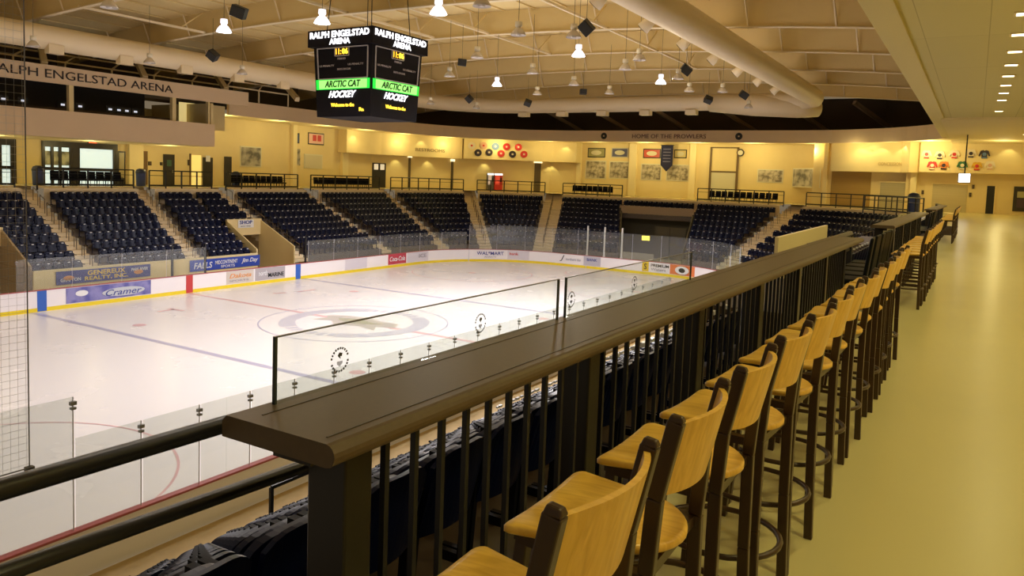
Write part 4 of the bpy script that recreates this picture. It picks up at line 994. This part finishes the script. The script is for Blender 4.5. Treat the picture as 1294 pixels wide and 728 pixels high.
# ------------------------------------------------------------------ far rails with chair rows behind
def railing(pa, pb, label, z=0.0, h=1.16, posts=None, cat='railing', group='black railings along the far concourse', verticals=False, mt_=BLACKM):
    t = empty('concourse_railing', (*pa[0], z) if isinstance(pa, list) else (*pa, z)); tag(t, label, cat, group)
    P = pa; L = arclen(P); inv = Matrix.Translation(-t.location)
    for nm, zz, th in (('top_rail', h, .10), ('mid_rail', h * .70, .045), ('bottom_rail', .10, .14)):
        o = MB().tube([(x, y, z + zz) for x, y in P], th / 2, 6).build(nm, mt_, t); o.matrix_parent_inverse = inv
    n = max(2, int(L[-1] / 1.3))
    for i in range(n + 1):
        s_ = L[-1] * i / n
        for k_ in range(len(L) - 1):
            if L[k_ + 1] >= s_ - 1e-6: break
        q = V(P[k_]).lerp(V(P[k_ + 1]), (s_ - L[k_]) / (L[k_ + 1] - L[k_]))
        o = MB().bar((*q, z - .25), (*q, z + h), .085, .085).build('post', mt_, t); o.matrix_parent_inverse = inv
    return t
RS = [('v1', 'a1', 'before the first stairway'), ('a1r', 'a2', 'below the glass entrance'), ('a2r', 'a3', 'below the lit doorway'), ('a3r', 'a4', 'below the action print'), ('a4r', 'a5', 'before the twin-window door'), ('a5r', 'a6', 'below the restroom capitals'), ('a6r', 'a7', 'before the red vending machine'), ('a7r', 't1', 'below the team photos'), ('t2', 'a8', 'below the roller door'), ('a8r', 'a9', 'before the brown shutter')]
chair_mb = MB()
def simple_chair():
    mm = MB(); mm.box(-.27, .27, -.25, .25, .36, .47); mm.hexa([(-.27, .19, .40), (.27, .19, .40), (.27, .25, .40), (-.27, .25, .40), (-.25, .25, .98), (.25, .25, .98), (.25, .31, .98), (-.25, .31, .98)])
    for a_, b_ in ((-.2, -.2), (.2, -.2), (-.2, .2), (.2, .2)): mm.bar((a_, b_, 0), (a_ * .95, b_ * .95, .43), .03, .03)
    mm.box(-.26, -.22, -.18, .2, .62, .66); mm.box(.22, .26, -.18, .2, .62, .66)
    return mm.mesh('black_chair')
ch_me = simple_chair(); ch_me.materials.append(DARKSEAT)
rowno = 0
for a, b, lb in RS:
    P = between(a, b, 6); C = [tuple(railpt(p_, 1.0)) for p_ in P]
    railing(C, None, 'black metal railing on the far concourse, ' + lb)
    if lb in ('below the glass entrance', 'below the action print', 'before the twin-window door', 'below the team photos', 'below the roller door', 'before the first stairway'):
        C2 = [railpt(p_, 1.6) for p_ in P]; Ct = [tuple(c) for c in C2]; L = arclen(Ct); n = int((L[-1] - 1.6) / .60)
        for i in range(n):
            s_ = 1.1 + .60 * (i + .5)
            for k_ in range(len(L) - 1):
                if L[k_ + 1] >= s_: break
            q = C2[k_].lerp(C2[k_ + 1], (s_ - L[k_]) / (L[k_ + 1] - L[k_])); d = (P[k_][0] - P[k_][1])
            o = bpy.data.objects.new('armchair', ch_me); col.objects.link(o); o.location = (*q, -.012); o.rotation_euler = (0, 0, math.atan2(d.y, d.x) + math.pi / 2)
            tag(o, 'black armchair behind the railing %s, %s along' % (lb, ORD[i]), 'chair', 'black chairs behind the far railings')
# blue bins
def bin_(loc, label, s_=1.0, c='bin_blue'):
    t = empty('trash_bin', loc); tag(t, label, 'trash bin', 'blue bins around the concourse')
    o = MB().lathe([(.27, 0), (.30, .05), (.33, .85), (.34, .9)], 14).build('barrel', mat('bin_blue', (.03, .05, .18), .4), t, smooth=True)
    MB().lathe([(.35, .9), (.35, .98), (.28, 1.14), (.12, 1.22)], 14).build('lid', mat('bin_lid', (.02, .03, .08), .4), t, smooth=True)
    t.scale = (s_, s_, s_); return t
for (px, lb) in ((48, 'blue domed bin before the glass entrance'), (178, 'bright blue bin by the wall corner'), (298, 'dark blue bin beside the small dark door')):
    p_ = on_z(px, 235.5, 0.0); q = on_x(px, 230, -51.9); bin_((-51.9, q.y, -.012), lb, 1.05)
q = on_y(1154, 262, 63.5); bin_((q.x, 63.5, 0), 'tall dark blue bin beyond the far counter', 1.25)
# serving counter railing near the end
railing([(-7.6, 66.2), (-5.9, 64.0), (-4.2, 61.5), (-3.0, 58.5)], None, 'black railing of the corner platform before the grey shutter', group='black railings along the far concourse')

# ------------------------------------------------------------------ near counter
CT = 1.03; CR, CLF = -1.10, -1.455
def bar_counter(y0, y1, label, posts, bal_from, group='long bar counters on the concourse edge'):
    t = empty('bar_counter', (-1.28, y0, 0)); tag(t, label, 'bar counter', group); inv = Matrix.Translation(-t.location)
    th = .052
    prof = [(CLF, CT - th)] + [(CR - .026 + .026 * math.cos(a), CT - th / 2 + .026 * math.sin(a)) for a in [math.radians(x) for x in range(-90, 91, 22)]] + [(CLF + .015, CT), (CLF, CT - .015)]
    o = MB().prism([(x, y0, z) for x, z in prof][::-1], (0, y1 - y0, 0)).build('counter_top', COUNTER, t); o.matrix_parent_inverse = inv
    o = MB().box(CR - .055, CR - .05, y0 + .03, y1 - .03, CT, CT + .0015).box(CLF + .075, CLF + .08, y0 + .05, y1 - .03, CT, CT + .0015).build('inlay_strip', mat('inlay', (.06, .045, .03), .4), t); o.matrix_parent_inverse = inv
    o = MB().box(-1.34, -1.22, y0 + .05, y1 - .03, CT - th - .035, CT - th).build('support_beam', POSTM, t); o.matrix_parent_inverse = inv
    for y in posts:
        o = MB().box(-1.405, -1.275, y - .05, y + .05, 0, CT - th).build('post', POSTM, t, bevel=.006); o.matrix_parent_inverse = inv
    for a, b in zip(posts, posts[1:]):
        o = MB().box(-1.32, -1.28, a + .05, b - .05, .90, .93).build('top_rail', BLACKM, t); o.matrix_parent_inverse = inv
        o = MB().box(-1.32, -1.28, a + .05, b - .05, .07, .11).build('bottom_rail', BLACKM, t); o.matrix_parent_inverse = inv
        n = int(round((b - a) / .127)) if bal_from else 7
        for i in range(1, n):
            y = a + (b - a) * i / n
            o = MB().box(-1.309, -1.291, y - .009, y + .009, .1, .91).build('baluster', BLACKM, t); o.matrix_parent_inverse = inv
    return t
bar_counter(1.14, 9.9, 'long dark brown laminate bar counter with glass shield, closest to the camera', [1.41, 2.80, 4.22, 5.64, 7.06, 8.48, 9.78], True)
bar_counter(13.9, 24.4, 'second dark bar counter beyond the black seats', [14.0, 16.1, 18.2, 20.3, 22.4, 24.3], False)
bar_counter(29.0, 40.0, 'third short-looking bar counter close to the far end wall', [29.1, 31.9, 34.6, 37.3, 39.9], False)
# open railing left of the counter
t = empty('open_railing', (-1.5, -.4, 0)); tag(t, 'black tubular two-rail barrier joining the near end of the counter', 'railing'); inv = Matrix.Translation(-t.location)
for nm, z, r_ in (('top_rail', .985, .021), ('lower_rail', .80, .018)):
    o = MB().tube([(-1.5, -.4, z + (.072 if nm == 'lower_rail' else .02)), (-1.5, 1.5 if nm == 'lower_rail' else 1.22, z)], r_, 12).build(nm, BLACKM, t, smooth=True); o.matrix_parent_inverse = inv
o = MB().tube([(-1.5, -.35, 0), (-1.5, -.35, .985)], .021, 10).build('post', BLACKM, t, smooth=True); o.matrix_parent_inverse = inv
# small handrail on the top tier
t = empty('tier_handrail', (-2.1, 2.0, near_row(9)[1])); tag(t, 'thin black handrail at the topmost tier under the counter end', 'handrail')
pa = on_x(343, 616, -8.6); pb = on_x(343, 642, -8.6)
t.location = (-8.6, pa.y, zt(0)); hz = pa.z - t.location.z
MB().bar((0, 0, 0), (0, 0, hz), .05, .05).build('post', BLACKM, t); MB().bar((0, 0, hz), (0, 3.4, hz), .05, .05).build('rail', BLACKM, t)
# glass shields
for i, (y0, y1) in enumerate(((1.26, 2.73), (2.79, 4.42))):
    t = empty('counter_glass_shield', (-1.42, y0, CT))
    tag(t, 'low clear glass shield on the counter, ' + ('closest to the open railing' if i == 0 else 'beyond the narrow gap'), 'glass shield', 'glass shields on the counter')
    MB().box(-.004, .004, 0, y1 - y0, 0, .165).build('pane', SHIELD, t)
    EDGE = mat('glass_edge', (.035, .045, .04), .2)
    MB().box(-.0045, .0045, 0, .007, 0, .166).box(-.0045, .0045, y1 - y0 - .007, y1 - y0, 0, .166).build('upright_edge', EDGE, t); MB().box(-.0045, .0045, 0, y1 - y0, .164, .1668).build('top_edge', mat('glass_edge2', (.10, .09, .08), .3), t)
    for yc in (1.48, 2.155, 2.84, 3.53):
        if y0 < yc < y1:
            mm = MB(); c = yc - y0
            for k_ in range(22):
                a_ = 2 * math.pi * k_ / 22
                if k_ in (0, 11): continue
                for rr0, rr1 in ((.028, .034),):
                    mm.prism([(.0042, c + rr0 * math.cos(a_), .07 + rr0 * math.sin(a_)), (.0042, c + rr1 * math.cos(a_), .07 + rr1 * math.sin(a_)), (.0042, c + rr1 * math.cos(a_ + .17), .07 + rr1 * math.sin(a_ + .17)), (.0042, c + rr0 * math.cos(a_ + .17), .07 + rr0 * math.sin(a_ + .17))], (.0006, 0, 0))
            mm.prism([(.0042, c + a_, .07 + b_) for a_, b_ in ((-.008, .012), (-.002, .02), (.009, .017), (.007, .008), (.001, .010), (.003, .002), (-.003, .006))], (.0006, 0, 0))
            for q_ in range(-3, 4): mm.box(.0042, .0048, c - .0012 + q_ * .003, c + .0002 + q_ * .003, .07 - .012 - (3 - abs(q_)) * .0025, .07 - .004)
            mm.build('etched_emblem', mat('etch', (.08, .08, .08), .6), t)

# ------------------------------------------------------------------ bar stools
def make_stool():
    t = empty('bar_stool')
    # local: +X towards the back (away from the counter), origin at floor centre of the seat
    def legpts(sy): return [(.196, sy * .205, 0), (.186, sy * .195, .40), (.185, sy * .188, .72), (.198, sy * .19, .90), (.238, sy * .192, 1.083)]
    for sy in (-1, 1):
        P = legpts(sy); mm = MB()
        for a_, b_ in zip(P, P[1:]): mm.bar(a_, b_, .028, .037, up=(1, 0, 0))
        e = V(P[-1]); mm.hexa([e + V((-.0185, -.014, -.002)), e + V((.0185, -.014, -.002)), e + V((.0185, .014, -.002)), e + V((-.0185, .014, -.002)), e + V((-.012, -.009, .016)), e + V((.014, -.009, .012)), e + V((.014, .009, .012)), e + V((-.012, .009, .016))])
        o = mm.build('back_post', BROWNM, t, bevel=.004)
        MB().bar((-.20, sy * .20, 0), (-.15, sy * .15, .71), .034, .034, up=(1, 0, 0)).build('leg', BROWNM, t, bevel=.004)
    ringp = [(.0 + .225 * math.cos(a_), .215 * math.sin(a_), .27) for a_ in [2 * math.pi * i / 28 for i in range(28)]]
    MB().tube(ringp, .0115, 8, closed=True).build('foot_ring', BROWNM, t, smooth=True)
    mm = MB()
    for sy in (-1, 1): mm.bar((-.16, sy * .16, .705), (.19, sy * .187, .705), .03, .028)
    mm.bar((-.16, -.16, .705), (-.16, .16, .705), .03, .028); mm.bar((.17, -.18, .705), (.17, .18, .705), .03, .028)
    mm.build('seat_frame', BROWNM, t)
    # seat: wide front, tapering then rounded rear ; saddle dish
    outl = []
    def corner(cx_, cy_, rad, a0, a1, n_):
        for i in range(n_ + 1):
            a_ = math.radians(a0 + (a1 - a0) * i / n_); outl.append((cx_ + rad * math.cos(a_), cy_ + rad * math.sin(a_)))
    corner(.045, 0, .168, -78, 78, 15)
    corner(-.160, .188, .026, 80, 180, 5)
    outl.append((-.188, .09)); outl.append((-.189, 0)); outl.append((-.188, -.09))
    corner(-.160, -.188, .026, 180, 280, 5)
    N = len(outl)
    v = []; f = []; rings = [(0.0, 0), (.35, 0), (.65, 0), (.88, 0), (.97, 0), (1.0, 1), (1.0, 2), (.96, 3)]
    zt_ = .752
    def top(x, y): 
        return zt_ + .012 * (y / .2) ** 2 - .007 + (-.012 * max(0, (-x - .12) / .08) ** 2 if x < -.12 else 0) + .004 * (x / .2)
    v.append((0, 0, top(0, 0)))
    for sc_, kind in rings[1:]:
        for (x, y) in outl:
            X_, Y_ = x * sc_, y * sc_; zz = top(X_, Y_)
            if kind == 1: zz -= .006
            if kind == 2: zz -= .019
            if kind == 3: zz -= .026
            v.append((X_, Y_, zz))
    for j in range(N): f.append((0, 1 + j, 1 + (j + 1) % N))
    for k_ in range(len(rings) - 2):
        for j in range(N):
            a_ = 1 + k_ * N + j; b_ = 1 + k_ * N + (j + 1) % N; f.append((a_, a_ + N, b_ + N, b_))
    f.append(tuple(1 + (len(rings) - 2) * N + j for j in reversed(range(N))))
    mm = MB(); mm.v = v; mm.f = f; mm.build('seat', WOOD, t, smooth=True)
    # curved backrest between the posts
    mm = MB(); n = 14
    cols_ = []
    for i in range(n + 1):
        y = -.180 + .36 * i / n; bow = .045 * (1 - (y / .18) ** 2)
        zlo = .892 + .008 * (y / .18) ** 2; zhi = 1.077 - .004 * (abs(y) / .18) ** 4
        cols_.append((y, bow, zlo, zhi))
    for i in range(n):
        (y, b0, l0, h0), (y2, b1, l1, h1) = cols_[i], cols_[i + 1]
        xl = .186; xh = .229
        mm.hexa([(xl + b0, y, l0), (xl + b1, y2, l1), (xl + b1 + .014, y2, l1), (xl + b0 + .014, y, l0), (xh + b0, y, h0), (xh + b1, y2, h1), (xh + b1 + .014, y2, h1), (xh + b0 + .014, y, h0)])
    mm.build('backrest', WOOD, t, smooth=False)
    return t
stool = make_stool(); first = True
rows = [(1.222, 13, .552, 'beside the long counter, %s from its near end'), (11.9, 9, .56, 'in the second group, %s from the camera end'), (28.0, 12, .62, 'in the distant third group, %s along')]
for gi, (y0, n, dy, lb) in enumerate(rows):
    for i in range(n):
        o = stool if first else copy_tree(stool); first = False
        x = -.757 + random.uniform(-.010, .010) if i or gi else -.757; o.location = (x, y0 + dy * i, 0); o.rotation_euler = (0, 0, math.radians(random.uniform(-3.5, 3.5)))
        tag(o, 'brown-framed bar stool with honey wood seat ' + (lb % ORD[i]), 'bar stool', 'bar stools in a row along the concourse edge')

# black platform seats and bin between the counters
struct(MB().box(-4.4, -1.42, 57.2, 68.5, -.35, -.006).build('floor_platform', FLOOR)); struct(MB().box(-3.3, -1.42, 10.0, 13.85, -.35, 0).build('floor_platform', MATS['near_concrete'])); struct(MB().box(-3.3, -1.42, 24.5, 28.95, -.35, 0).build('floor_platform', MATS['near_concrete']))
def low_chair():
    t = empty('padded_chair')
    MB().box(-.24, .24, -.24, .24, .43, .50).build('seat', DARKSEAT, t, bevel=.02); MB().hexa([(.20, -.24, .5), (.25, -.24, .5), (.25, .24, .5), (.20, .24, .5), (.27, -.23, 1.02), (.31, -.23, 1.02), (.31, .23, 1.02), (.27, .23, 1.02)]).build('backrest', DARKSEAT, t, bevel=.02)
    for a_ in (-.21, .21):
        for b_ in (-.21, .21): MB().bar((a_, b_, 0), (a_ * .96, b_ * .96, .44), .025, .025).build('leg', CHROME, t)
    return t
lc = low_chair(); ff = True
for i, (x, y) in enumerate([(-1.34, 10.35 + .62 * k) for k in range(5)] + [(-1.34, 24.9 + .7 * k) for k in range(5)]):
    o = lc if ff else copy_tree(lc); ff = False; o.location = (x, y, 0); o.rotation_euler = (0, 0, math.radians(random.uniform(-4, 4)))
    tag(o, 'black padded chair %s, %s along' % (('beside the rail after the long counter', 'beside the rail after the second counter')[i // 5], ORD[i % 5]), 'chair', 'black padded chairs on the platforms between the counters')
railing([(-1.75, 10.1), (-1.75, 13.8)], None, 'black railing closing the gap after the long counter', group='black railings along the near concourse edge', h=.86)
railing([(-1.75, 24.6), (-1.75, 28.9)], None, 'black railing closing the gap after the second counter', group='black railings along the near concourse edge', h=.86)
railing([(-1.4, 40.2), (-1.6, 50), (-2.2, 57)], None, 'black railing running on after the third counter', group='black railings along the near concourse edge', h=.86)
# tan aisle walls seen over the counter
pa = on_x(984, 300, -3.35); pb = on_x(1046, 284.5, -3.35)
struct(MB().hexa([(-3.42, pa.y, -1.6), (-3.35, pa.y, -1.6), (-3.35, pb.y, -1.6), (-3.42, pb.y, -1.6), (-3.42, pa.y, pa.z), (-3.35, pa.y, pa.z), (-3.35, pb.y, pb.z), (-3.42, pb.y, pb.z)]).build('wall_platform', CREAM2))
for x_ in (-20.0, -27.0, -34.0, -40.0, -13.0, -7.0):
    struct(MB().bar((x_, 81.5, 7.2), (x_ - 3.2, 77.0, 9.6), .35, .35).build('trim_eave_brace', mat('brace_brown', (.30, .21, .12), .7)))

# ------------------------------------------------------------------ scoreboard
SC = V((-25.6, 28.35, 0)); Z0, Z1 = 1.6 + 2.55, 1.6 + 6.55
sbx = empty('scoreboard', (SC.x, SC.y, Z0)); tag(sbx, 'four-sided black hanging scoreboard with lit name headers and green panels', 'scoreboard')
H = Z1 - Z0
def taper(z): return 1.68 + .18 * (z / H)          # half width
mm = MB(); a0, a1 = taper(0), taper(H * .8)
mm.hexa([(-a0, -a0, 0), (a0, -a0, 0), (a0, a0, 0), (-a0, a0, 0), (-a1, -a1, H * .84), (a1, -a1, H * .84), (a1, a1, H * .84), (-a1, a1, H * .84)])
mm.build('cabinet', mat('scoreboard_black', (.006, .005, .008), .6, spec=.15), sbx)
hw = 2.02; hz0 = H * .81
MB().box(-hw, hw, -hw, hw, hz0, H).build('header', mat('scoreboard_black', (.006, .005, .008), .6, spec=.15), sbx)
EW = mat('led_white', (1, 1, 1), .4, emit=(.93, .93, 1), estr=2.0); EG = mat('led_green', (.2, .9, .2), .4, emit=(.42, 1.0, .22), estr=.95); EGd = mat('led_green_deep', (.0, .6, .05), .4, emit=(.02, .8, .06), estr=.9)
EO = mat('led_orange', (1, .5, .05), .4, emit=(1, .48, .03), estr=2.0); EY = mat('led_yellow', (1, .8, .1), .4, emit=(1, .66, .04), estr=1.8); GF = mat('score_frame', (.45, .42, .42), .4); GT = mat('score_text', (.42, .38, .38), .5)
for fi, ang in enumerate((0, 90, 180, 270)):
    # face frame: local right, outward normal
    rt = V((math.cos(math.radians(ang)), math.sin(math.radians(ang)), 0)); nrm = V((rt.y, -rt.x, 0))   # ang 0: faces -Y
    def P(u, z, lift=.02):          # u in -1..1
        hw_ = taper(z); return nrm * (hw_ + lift) + rt * (u * hw_) + V((0, 0, z))
    upv = (P(0, H * .8) - P(0, 0)).normalized()
    hd = nrm * (hw + .01)
    def tx(nm, s_, u0, z, wdt, hgt, m_, header=False, **k):
        org = (hd + rt * u0 * hw + V((0, 0, z))) if header else P(u0, z, .035)
        return text(nm, s_, org, rt, V((0, 0, 1)) if header else upv, wdt, hgt, m_, sbx, .02, **k)
    split_words(tx('header_lettering', 'RALPH ENGELSTAD', -.92, H * .905, 3.7, .30, EW, True, bold=.03), rt, 2); tx('header_lettering', 'ARENA', -.3, H * .825, 1.3, .27, EW, True, bold=.03)
    # framed score panel
    zA, zB = H * .44, H * .795
    fr = MB()
    for (u0, z0_, u1, z1_) in ((-.86, zA, .88, zA), (-.86, zB, .88, zB), (-.86, zA, -.86, zB), (.88, zA, .88, zB)): fr.bar(P(u0, z0_), P(u1, z1_), .045, .045)
    fr.build('score_frame', GF, sbx)
    fr = MB(); 
    for (u0, z0_, u1, z1_) in ((-.24, H * .70, .24, H * .70), (-.24, H * .70, -.24, zB), (.24, H * .70, .24, zB)): fr.bar(P(u0, z0_), P(u1, z1_), .035, .035)
    fr.build('clock_frame', GF, sbx)
    tx('clock_digits', '11:', -.2, H * .715, .34, .27, EO, bold=.02); tx('clock_digits', '06', .02, H * .715, .36, .27, EY, bold=.03)
    for s_, u0, z, wd in (('PERIOD', -.14, .655, .5), ('US PENALTY', -.8, .58, .95), ('US PENALTY', .22, .585, .95), ('SHOTS ON GOAL', -.16, .535, .85)): split_words(tx('small_lettering', s_, u0, H * z, wd, .09, GT), rt, len(s_.split()))
    pts = [P(-.84, H * .325, .025), P(.88, H * .325, .025), P(.88, H * .425, .025), P(-.84, H * .425, .025)]
    MB().prism(pts, nrm * .02).build('green_panel', EG, sbx)
    pts = [P(-.95, H * .317, .02), P(.97, H * .317, .02), P(.97, H * .432, .02), P(-.95, H * .432, .02)]
    MB().prism(pts, nrm * .02).build('green_border', EGd, sbx)
    text('green_lettering', 'ARCTIC CAT', P(-.62, H * .34, .05), rt, upv, 2.25, .31, mat('led_off', (.0, .03, .0), .5), sbx, .02, .25, .02)
    text('hockey_lettering', 'HOCKEY', P(-.5, H * .22, .035), rt, upv, 1.75, .32, EW, sbx, .02, .45, .03)
    text('ticker_lettering', 'Welcome to the', P(-.42, H * .115, .035), rt, upv, 1.45, .17, EY, sbx, .02, 0, .02); 
    if fi == 0: text('ticker_lettering', 'Ra', P(.62, H * .06, .035), rt, upv, .28, .17, EY, sbx, .02, 0, .02)
for a_, b_ in ((-1.4, -1.4), (1.4, -1.4), (1.4, 1.4), (-1.4, 1.4)): MB().bar((a_, b_, H), (a_ * .9, b_ * .9, 10.3 - Z0), .03, .03).build('hanging_cable', BLACKM, sbx)

# ------------------------------------------------------------------ high-bay lamps
def make_lamp(lit):
    t = empty('high_bay_lamp')
    MB().lathe([(.05, .62), (.16, .60), (.17, .42), (.13, .36), (.07, .33)], 14).build('ballast', mat('lamp_cream', (.8, .74, .6), .4) if not lit else mat('lamp_hot', (.9, .9, .95), .4, emit=(.85, .85, 1), estr=1.2), t, smooth=True)
    sh = mat('shade_glass', (.62, .55, .48), .25, spec=.7) if not lit else mat('shade_lit', (.95, .95, 1), .3, emit=(.86, .86, 1.0), estr=2.2)
    MB().lathe([(.08, .34), (.18, .28), (.30, .12), (.36, 0), (.35, -.01), (.28, .12), (.16, .27)], 18, cap=False).build('shade', sh, t, smooth=True)
    MB().lathe([(.02, .1), (.10, .09), (.11, 0), (.05, -.02)], 10).build('bulb', mat('bulb_off', (.7, .65, .6), .3) if not lit else mat('bulb_on', (1, 1, 1), .3, emit=(1, .96, 1), estr=14), t, smooth=True)
    MB().tube([(0, 0, .6), (0, 0, 3.6)], .012, 6).build('stem', mat('stem_brown', (.12, .09, .06), .5), t)
    return t
LP = [(42, 57, 0), (189, 78, 0), (283, 38, 1), (306, 92, 0), (138, 7, 0), (407, 27, 1), (554, 15, 1), (609, 5, 0), (603, 71, 0), (568, 95, 0), (544, 130, 0), (602, 136, 0), (628, 107, 1), (655, 42, 0), (673, 91, 0), (679, 118, 0), (725, 45, 0), (731, 69, 1),
      (725, 106, 0), (770, 117, 0), (790, 86, 0), (808, 74, 0), (835, 104, 1), (871, 114, 0), (913, 115, 0), (946, 135, 0), (857, 98, 0)]
LAMP_LABEL = ['above the arena capitals', 'over the press box band end', 'just outside the scoreboard top corner', 'under the duct before the scoreboard', 'high above the press box, cut by roof bars', 'glowing over the scoreboard header', 'glowing brightly at the picture top', 'at the picture top beside a glowing one',
  'in the row behind the scoreboard', 'between the scoreboard and the hanging black speaker', 'low over the fascia by the scoreboard', 'lowest over the fascia past the scoreboard', 'glowing above the crest bulkhead', 'on a long stem at picture top centre', 'dim, beyond the glowing one over the crests', 'dim, just above the duct run',
  'large, beside the tilted square speaker', 'glowing under the tilted square speaker', 'dim, below the glowing centre lamp', 'dim and low against the end duct', 'dim, halfway to the large duct', 'large, hanging before the big duct', 'glowing near the small tilted speaker', 'dim, above the fascia capitals', 'dim, near the duct corner', 'lowest, by the duct bend', 'tiny, just behind the small tilted speaker']
protoL = {0: make_lamp(0), 1: make_lamp(1)}; usedL = {0: False, 1: False}
def place_lamp(p_, lit, label, energy):
    o = protoL[lit] if not usedL[lit] else copy_tree(protoL[lit]); usedL[lit] = True
    o.location = p_; o.scale = (.8, .8, .8); tag(o, label, 'lamp', 'high-bay lamps over the rink')
    if lit: light('lamp_light', 'SPOT', (p_[0], p_[1], p_[2] - .12), energy, ICE_COL, (0, 0, -1), math.radians(165), .25, .5); light('lamp_spill', 'POINT', (p_[0], p_[1], p_[2] + .1), (120.0 if p_[1] < 24 else 300.0), (1.0, .86, .58), radius=.3)
for (px, py, lit), lb in zip(LP, LAMP_LABEL):
    p_ = on_z(px, py, 6.82); place_lamp((p_.x, p_.y, 6.75), lit, ('lit ' if lit else 'unlit ') + 'bell-shaped hanging lamp ' + lb, ICE_LAMP_W * (.26 if p_.y < 24 else 1.2))
# the rows of lamps nearer than the picture shows keep the ice lit
for i, (x, y) in enumerate(((-36, 12), (-26, 8), (-16, 12), (-36, 2), (-16, 1), (-36.5, 43.5), )):
    if y > 20: continue
    place_lamp((x, y, 6.75), 1, 'lit hanging lamp over the near end of the ice, %s' % ORD[i], ICE_LAMP_W * .07)
# speakers
SPK = [(302, 15, 20, 'level black speaker at the picture top'), (269, 70, 40, 'tilted black speaker over the press box band'), (584, 79, 5, 'flat black speaker past the scoreboard'), (593, 125, 45, 'tilted speaker above the fascia beside low lamps'), (741, 35, 45, 'large diamond-tilted black speaker'), (867, 88, 35, 'tilted black speaker near the big duct'),
       (667, 130, 60, 'narrow black speaker against the end duct'), (737, 116, 0, 'small dark speaker on the end duct'), (895, 126, 75, 'oval-looking dark speaker before the duct bend'), (940, 120, 30, 'black speaker at the duct corner')]
for i, (px, py, rot, lb) in enumerate(SPK):
    p_ = on_z(px, py, 7.3); t = empty('hanging_speaker', p_); tag(t, lb, 'speaker', 'black speakers hung over the rink')
    t.rotation_euler = (math.radians(rot * .7), math.radians(rot if i not in (6, 8) else 20), math.radians(35))
    t.scale = (.72, .72, .72); sz = .36 if i not in (2, 7) else .3
    MB().box(-sz, sz, -.28, .28, -sz * .8, sz * .8).build('cabinet', DARK, t, bevel=.03); MB().box(-sz * .85, sz * .85, -.30, -.28, -sz * .65, sz * .65).build('grille', mat('grille_black', (.03, .03, .03), .8), t)
    MB().tube([(0, 0, 0), t.rotation_euler.to_matrix().inverted() @ V((0, 0, 2.6))], .012, 6).build('cable', BLACKM, t)

# ------------------------------------------------------------------ concourse lighting
for i, (x, y) in enumerate([(.67, yy) for yy in (21.4, 24.1, 26.9, 29.6, 32.3, 35.0, 37.6, 40.4, 45.7)] + [(2.45, 55.5), (2.5, 58.5), (2.55, 61.5)] + [(.67, yy) for yy in (18.7, 13.2, 7.8, 2.3)] + [(4.6, yy) for yy in (1.0, 6.0, 11.0, 16.0, 21.0)]):  # final row by the side wall is added out of view
    zc = CZ if y < 49.5 else CZ - .12
    t = empty('recessed_downlight', (x, y, zc)); tag(t, 'recessed ceiling downlight, %s of the concourse' % ((ORD[i] + ' in the long row') if i < 9 else (ORD[i - 9] + ' in the end bay') if i < 12 else (ORD[i - 12] + ' in the stretch overhead') if i < 16 else (ORD[i - 16] + ' in the added unseen row by the side wall'),), 'downlight', 'recessed concourse downlights')
    MB().box(-.17, .17, -.17, .17, -.03, -.005).build('lens', mat('downlight_lens', (1, .9, .7), .4, emit=(1, .86, .55), estr=5), t); MB().box(-.22, -.17, -.22, .22, -.035, 0).box(.17, .22, -.22, .22, -.035, 0).box(-.17, .17, .17, .22, -.035, 0).box(-.17, .17, -.22, -.17, -.035, 0).build('trim_ring', CREAM2, t)
for y in (3, 10, 18, 26, 34, 42, 50, 58): light('downlight_light', 'SPOT', (.67, y, CZ - .1), DOWN_W * (1.35 if y < 8 else 2.1), WARM2, (0, 0, -1), math.radians(150), .25, .8)
for y in (1, 6, 11, 16, 21): light('downlight_light', 'SPOT', (4.6, y, CZ - .1), DOWN_W * 2.2, (1.0, .84, .40), (-.8, 0, -1), math.radians(110), .25, .8)  # spots of the added unseen row, side light for the stool backs
for x, y in ((-9.5, 73.0), (-6.5, 71.5), (1.5, 69)): light('concourse_light', 'POINT', (x, y, 4.9), 110.0, WARM, radius=.3)  # extra points without fixtures, added to brighten the end wall
for y in (58, 64): light('downlight_light', 'SPOT', (2.5, y, CZ - .3), DOWN_W * 1.4, WARM2, (0, 0, -1), math.radians(160), .25, .8)
mid = offset(FASC, -1.7); Lm = arclen(mid); k_ = 0
s_ = 1.0
def along(C, L, s_):
    for i in range(len(L) - 1):
        if L[i + 1] >= s_: return V(C[i]).lerp(V(C[i + 1]), (s_ - L[i]) / (L[i + 1] - L[i]))
    return V(C[-1])
while s_ < Lm[-1]:
    p_ = along(mid, Lm, s_); light('concourse_light', 'POINT', (p_.x, p_.y, 5.1), CONC_W * (.35 if -17 < p_.x < -9 and p_.y > 70 else .40 if p_.y < 60 else .42 if p_.x < -34 else .82), WARM, radius=.3); s_ += 5.6
for y in (12, 18, 24, 30, 36): light('concourse_light', 'POINT', (-52.2, y, 2.6), CONC_W * .28, WARM, radius=.2)
# wall-wash scallops
for (px, py, off) in ((446, 176, 1.2), (501, 181, 1.2), (532, 183, 1.2), (560, 183, 1.2), (655, 178, 1.5), (716, 180, 1.5), (1090, 190, 1.2), (1116, 190, 1.2), (1143, 190, 1.2), (1276, 188, 1.2), (500, 207, 0), (540, 208, 0), (612, 210, 0), (698, 212, 0)):
    A, tt = wall_hit(px, py - 9, off); n = V((tt.y, -tt.x, 0)); A = A + n * .6; A.z = min(A.z, CZ - .15) if off or py < 200 else 3.4
    light('wall_wash', 'SPOT', A, WASH_W, WARM2, (-n.x * .25, -n.y * .25, -1), math.radians(95), .06, .5)
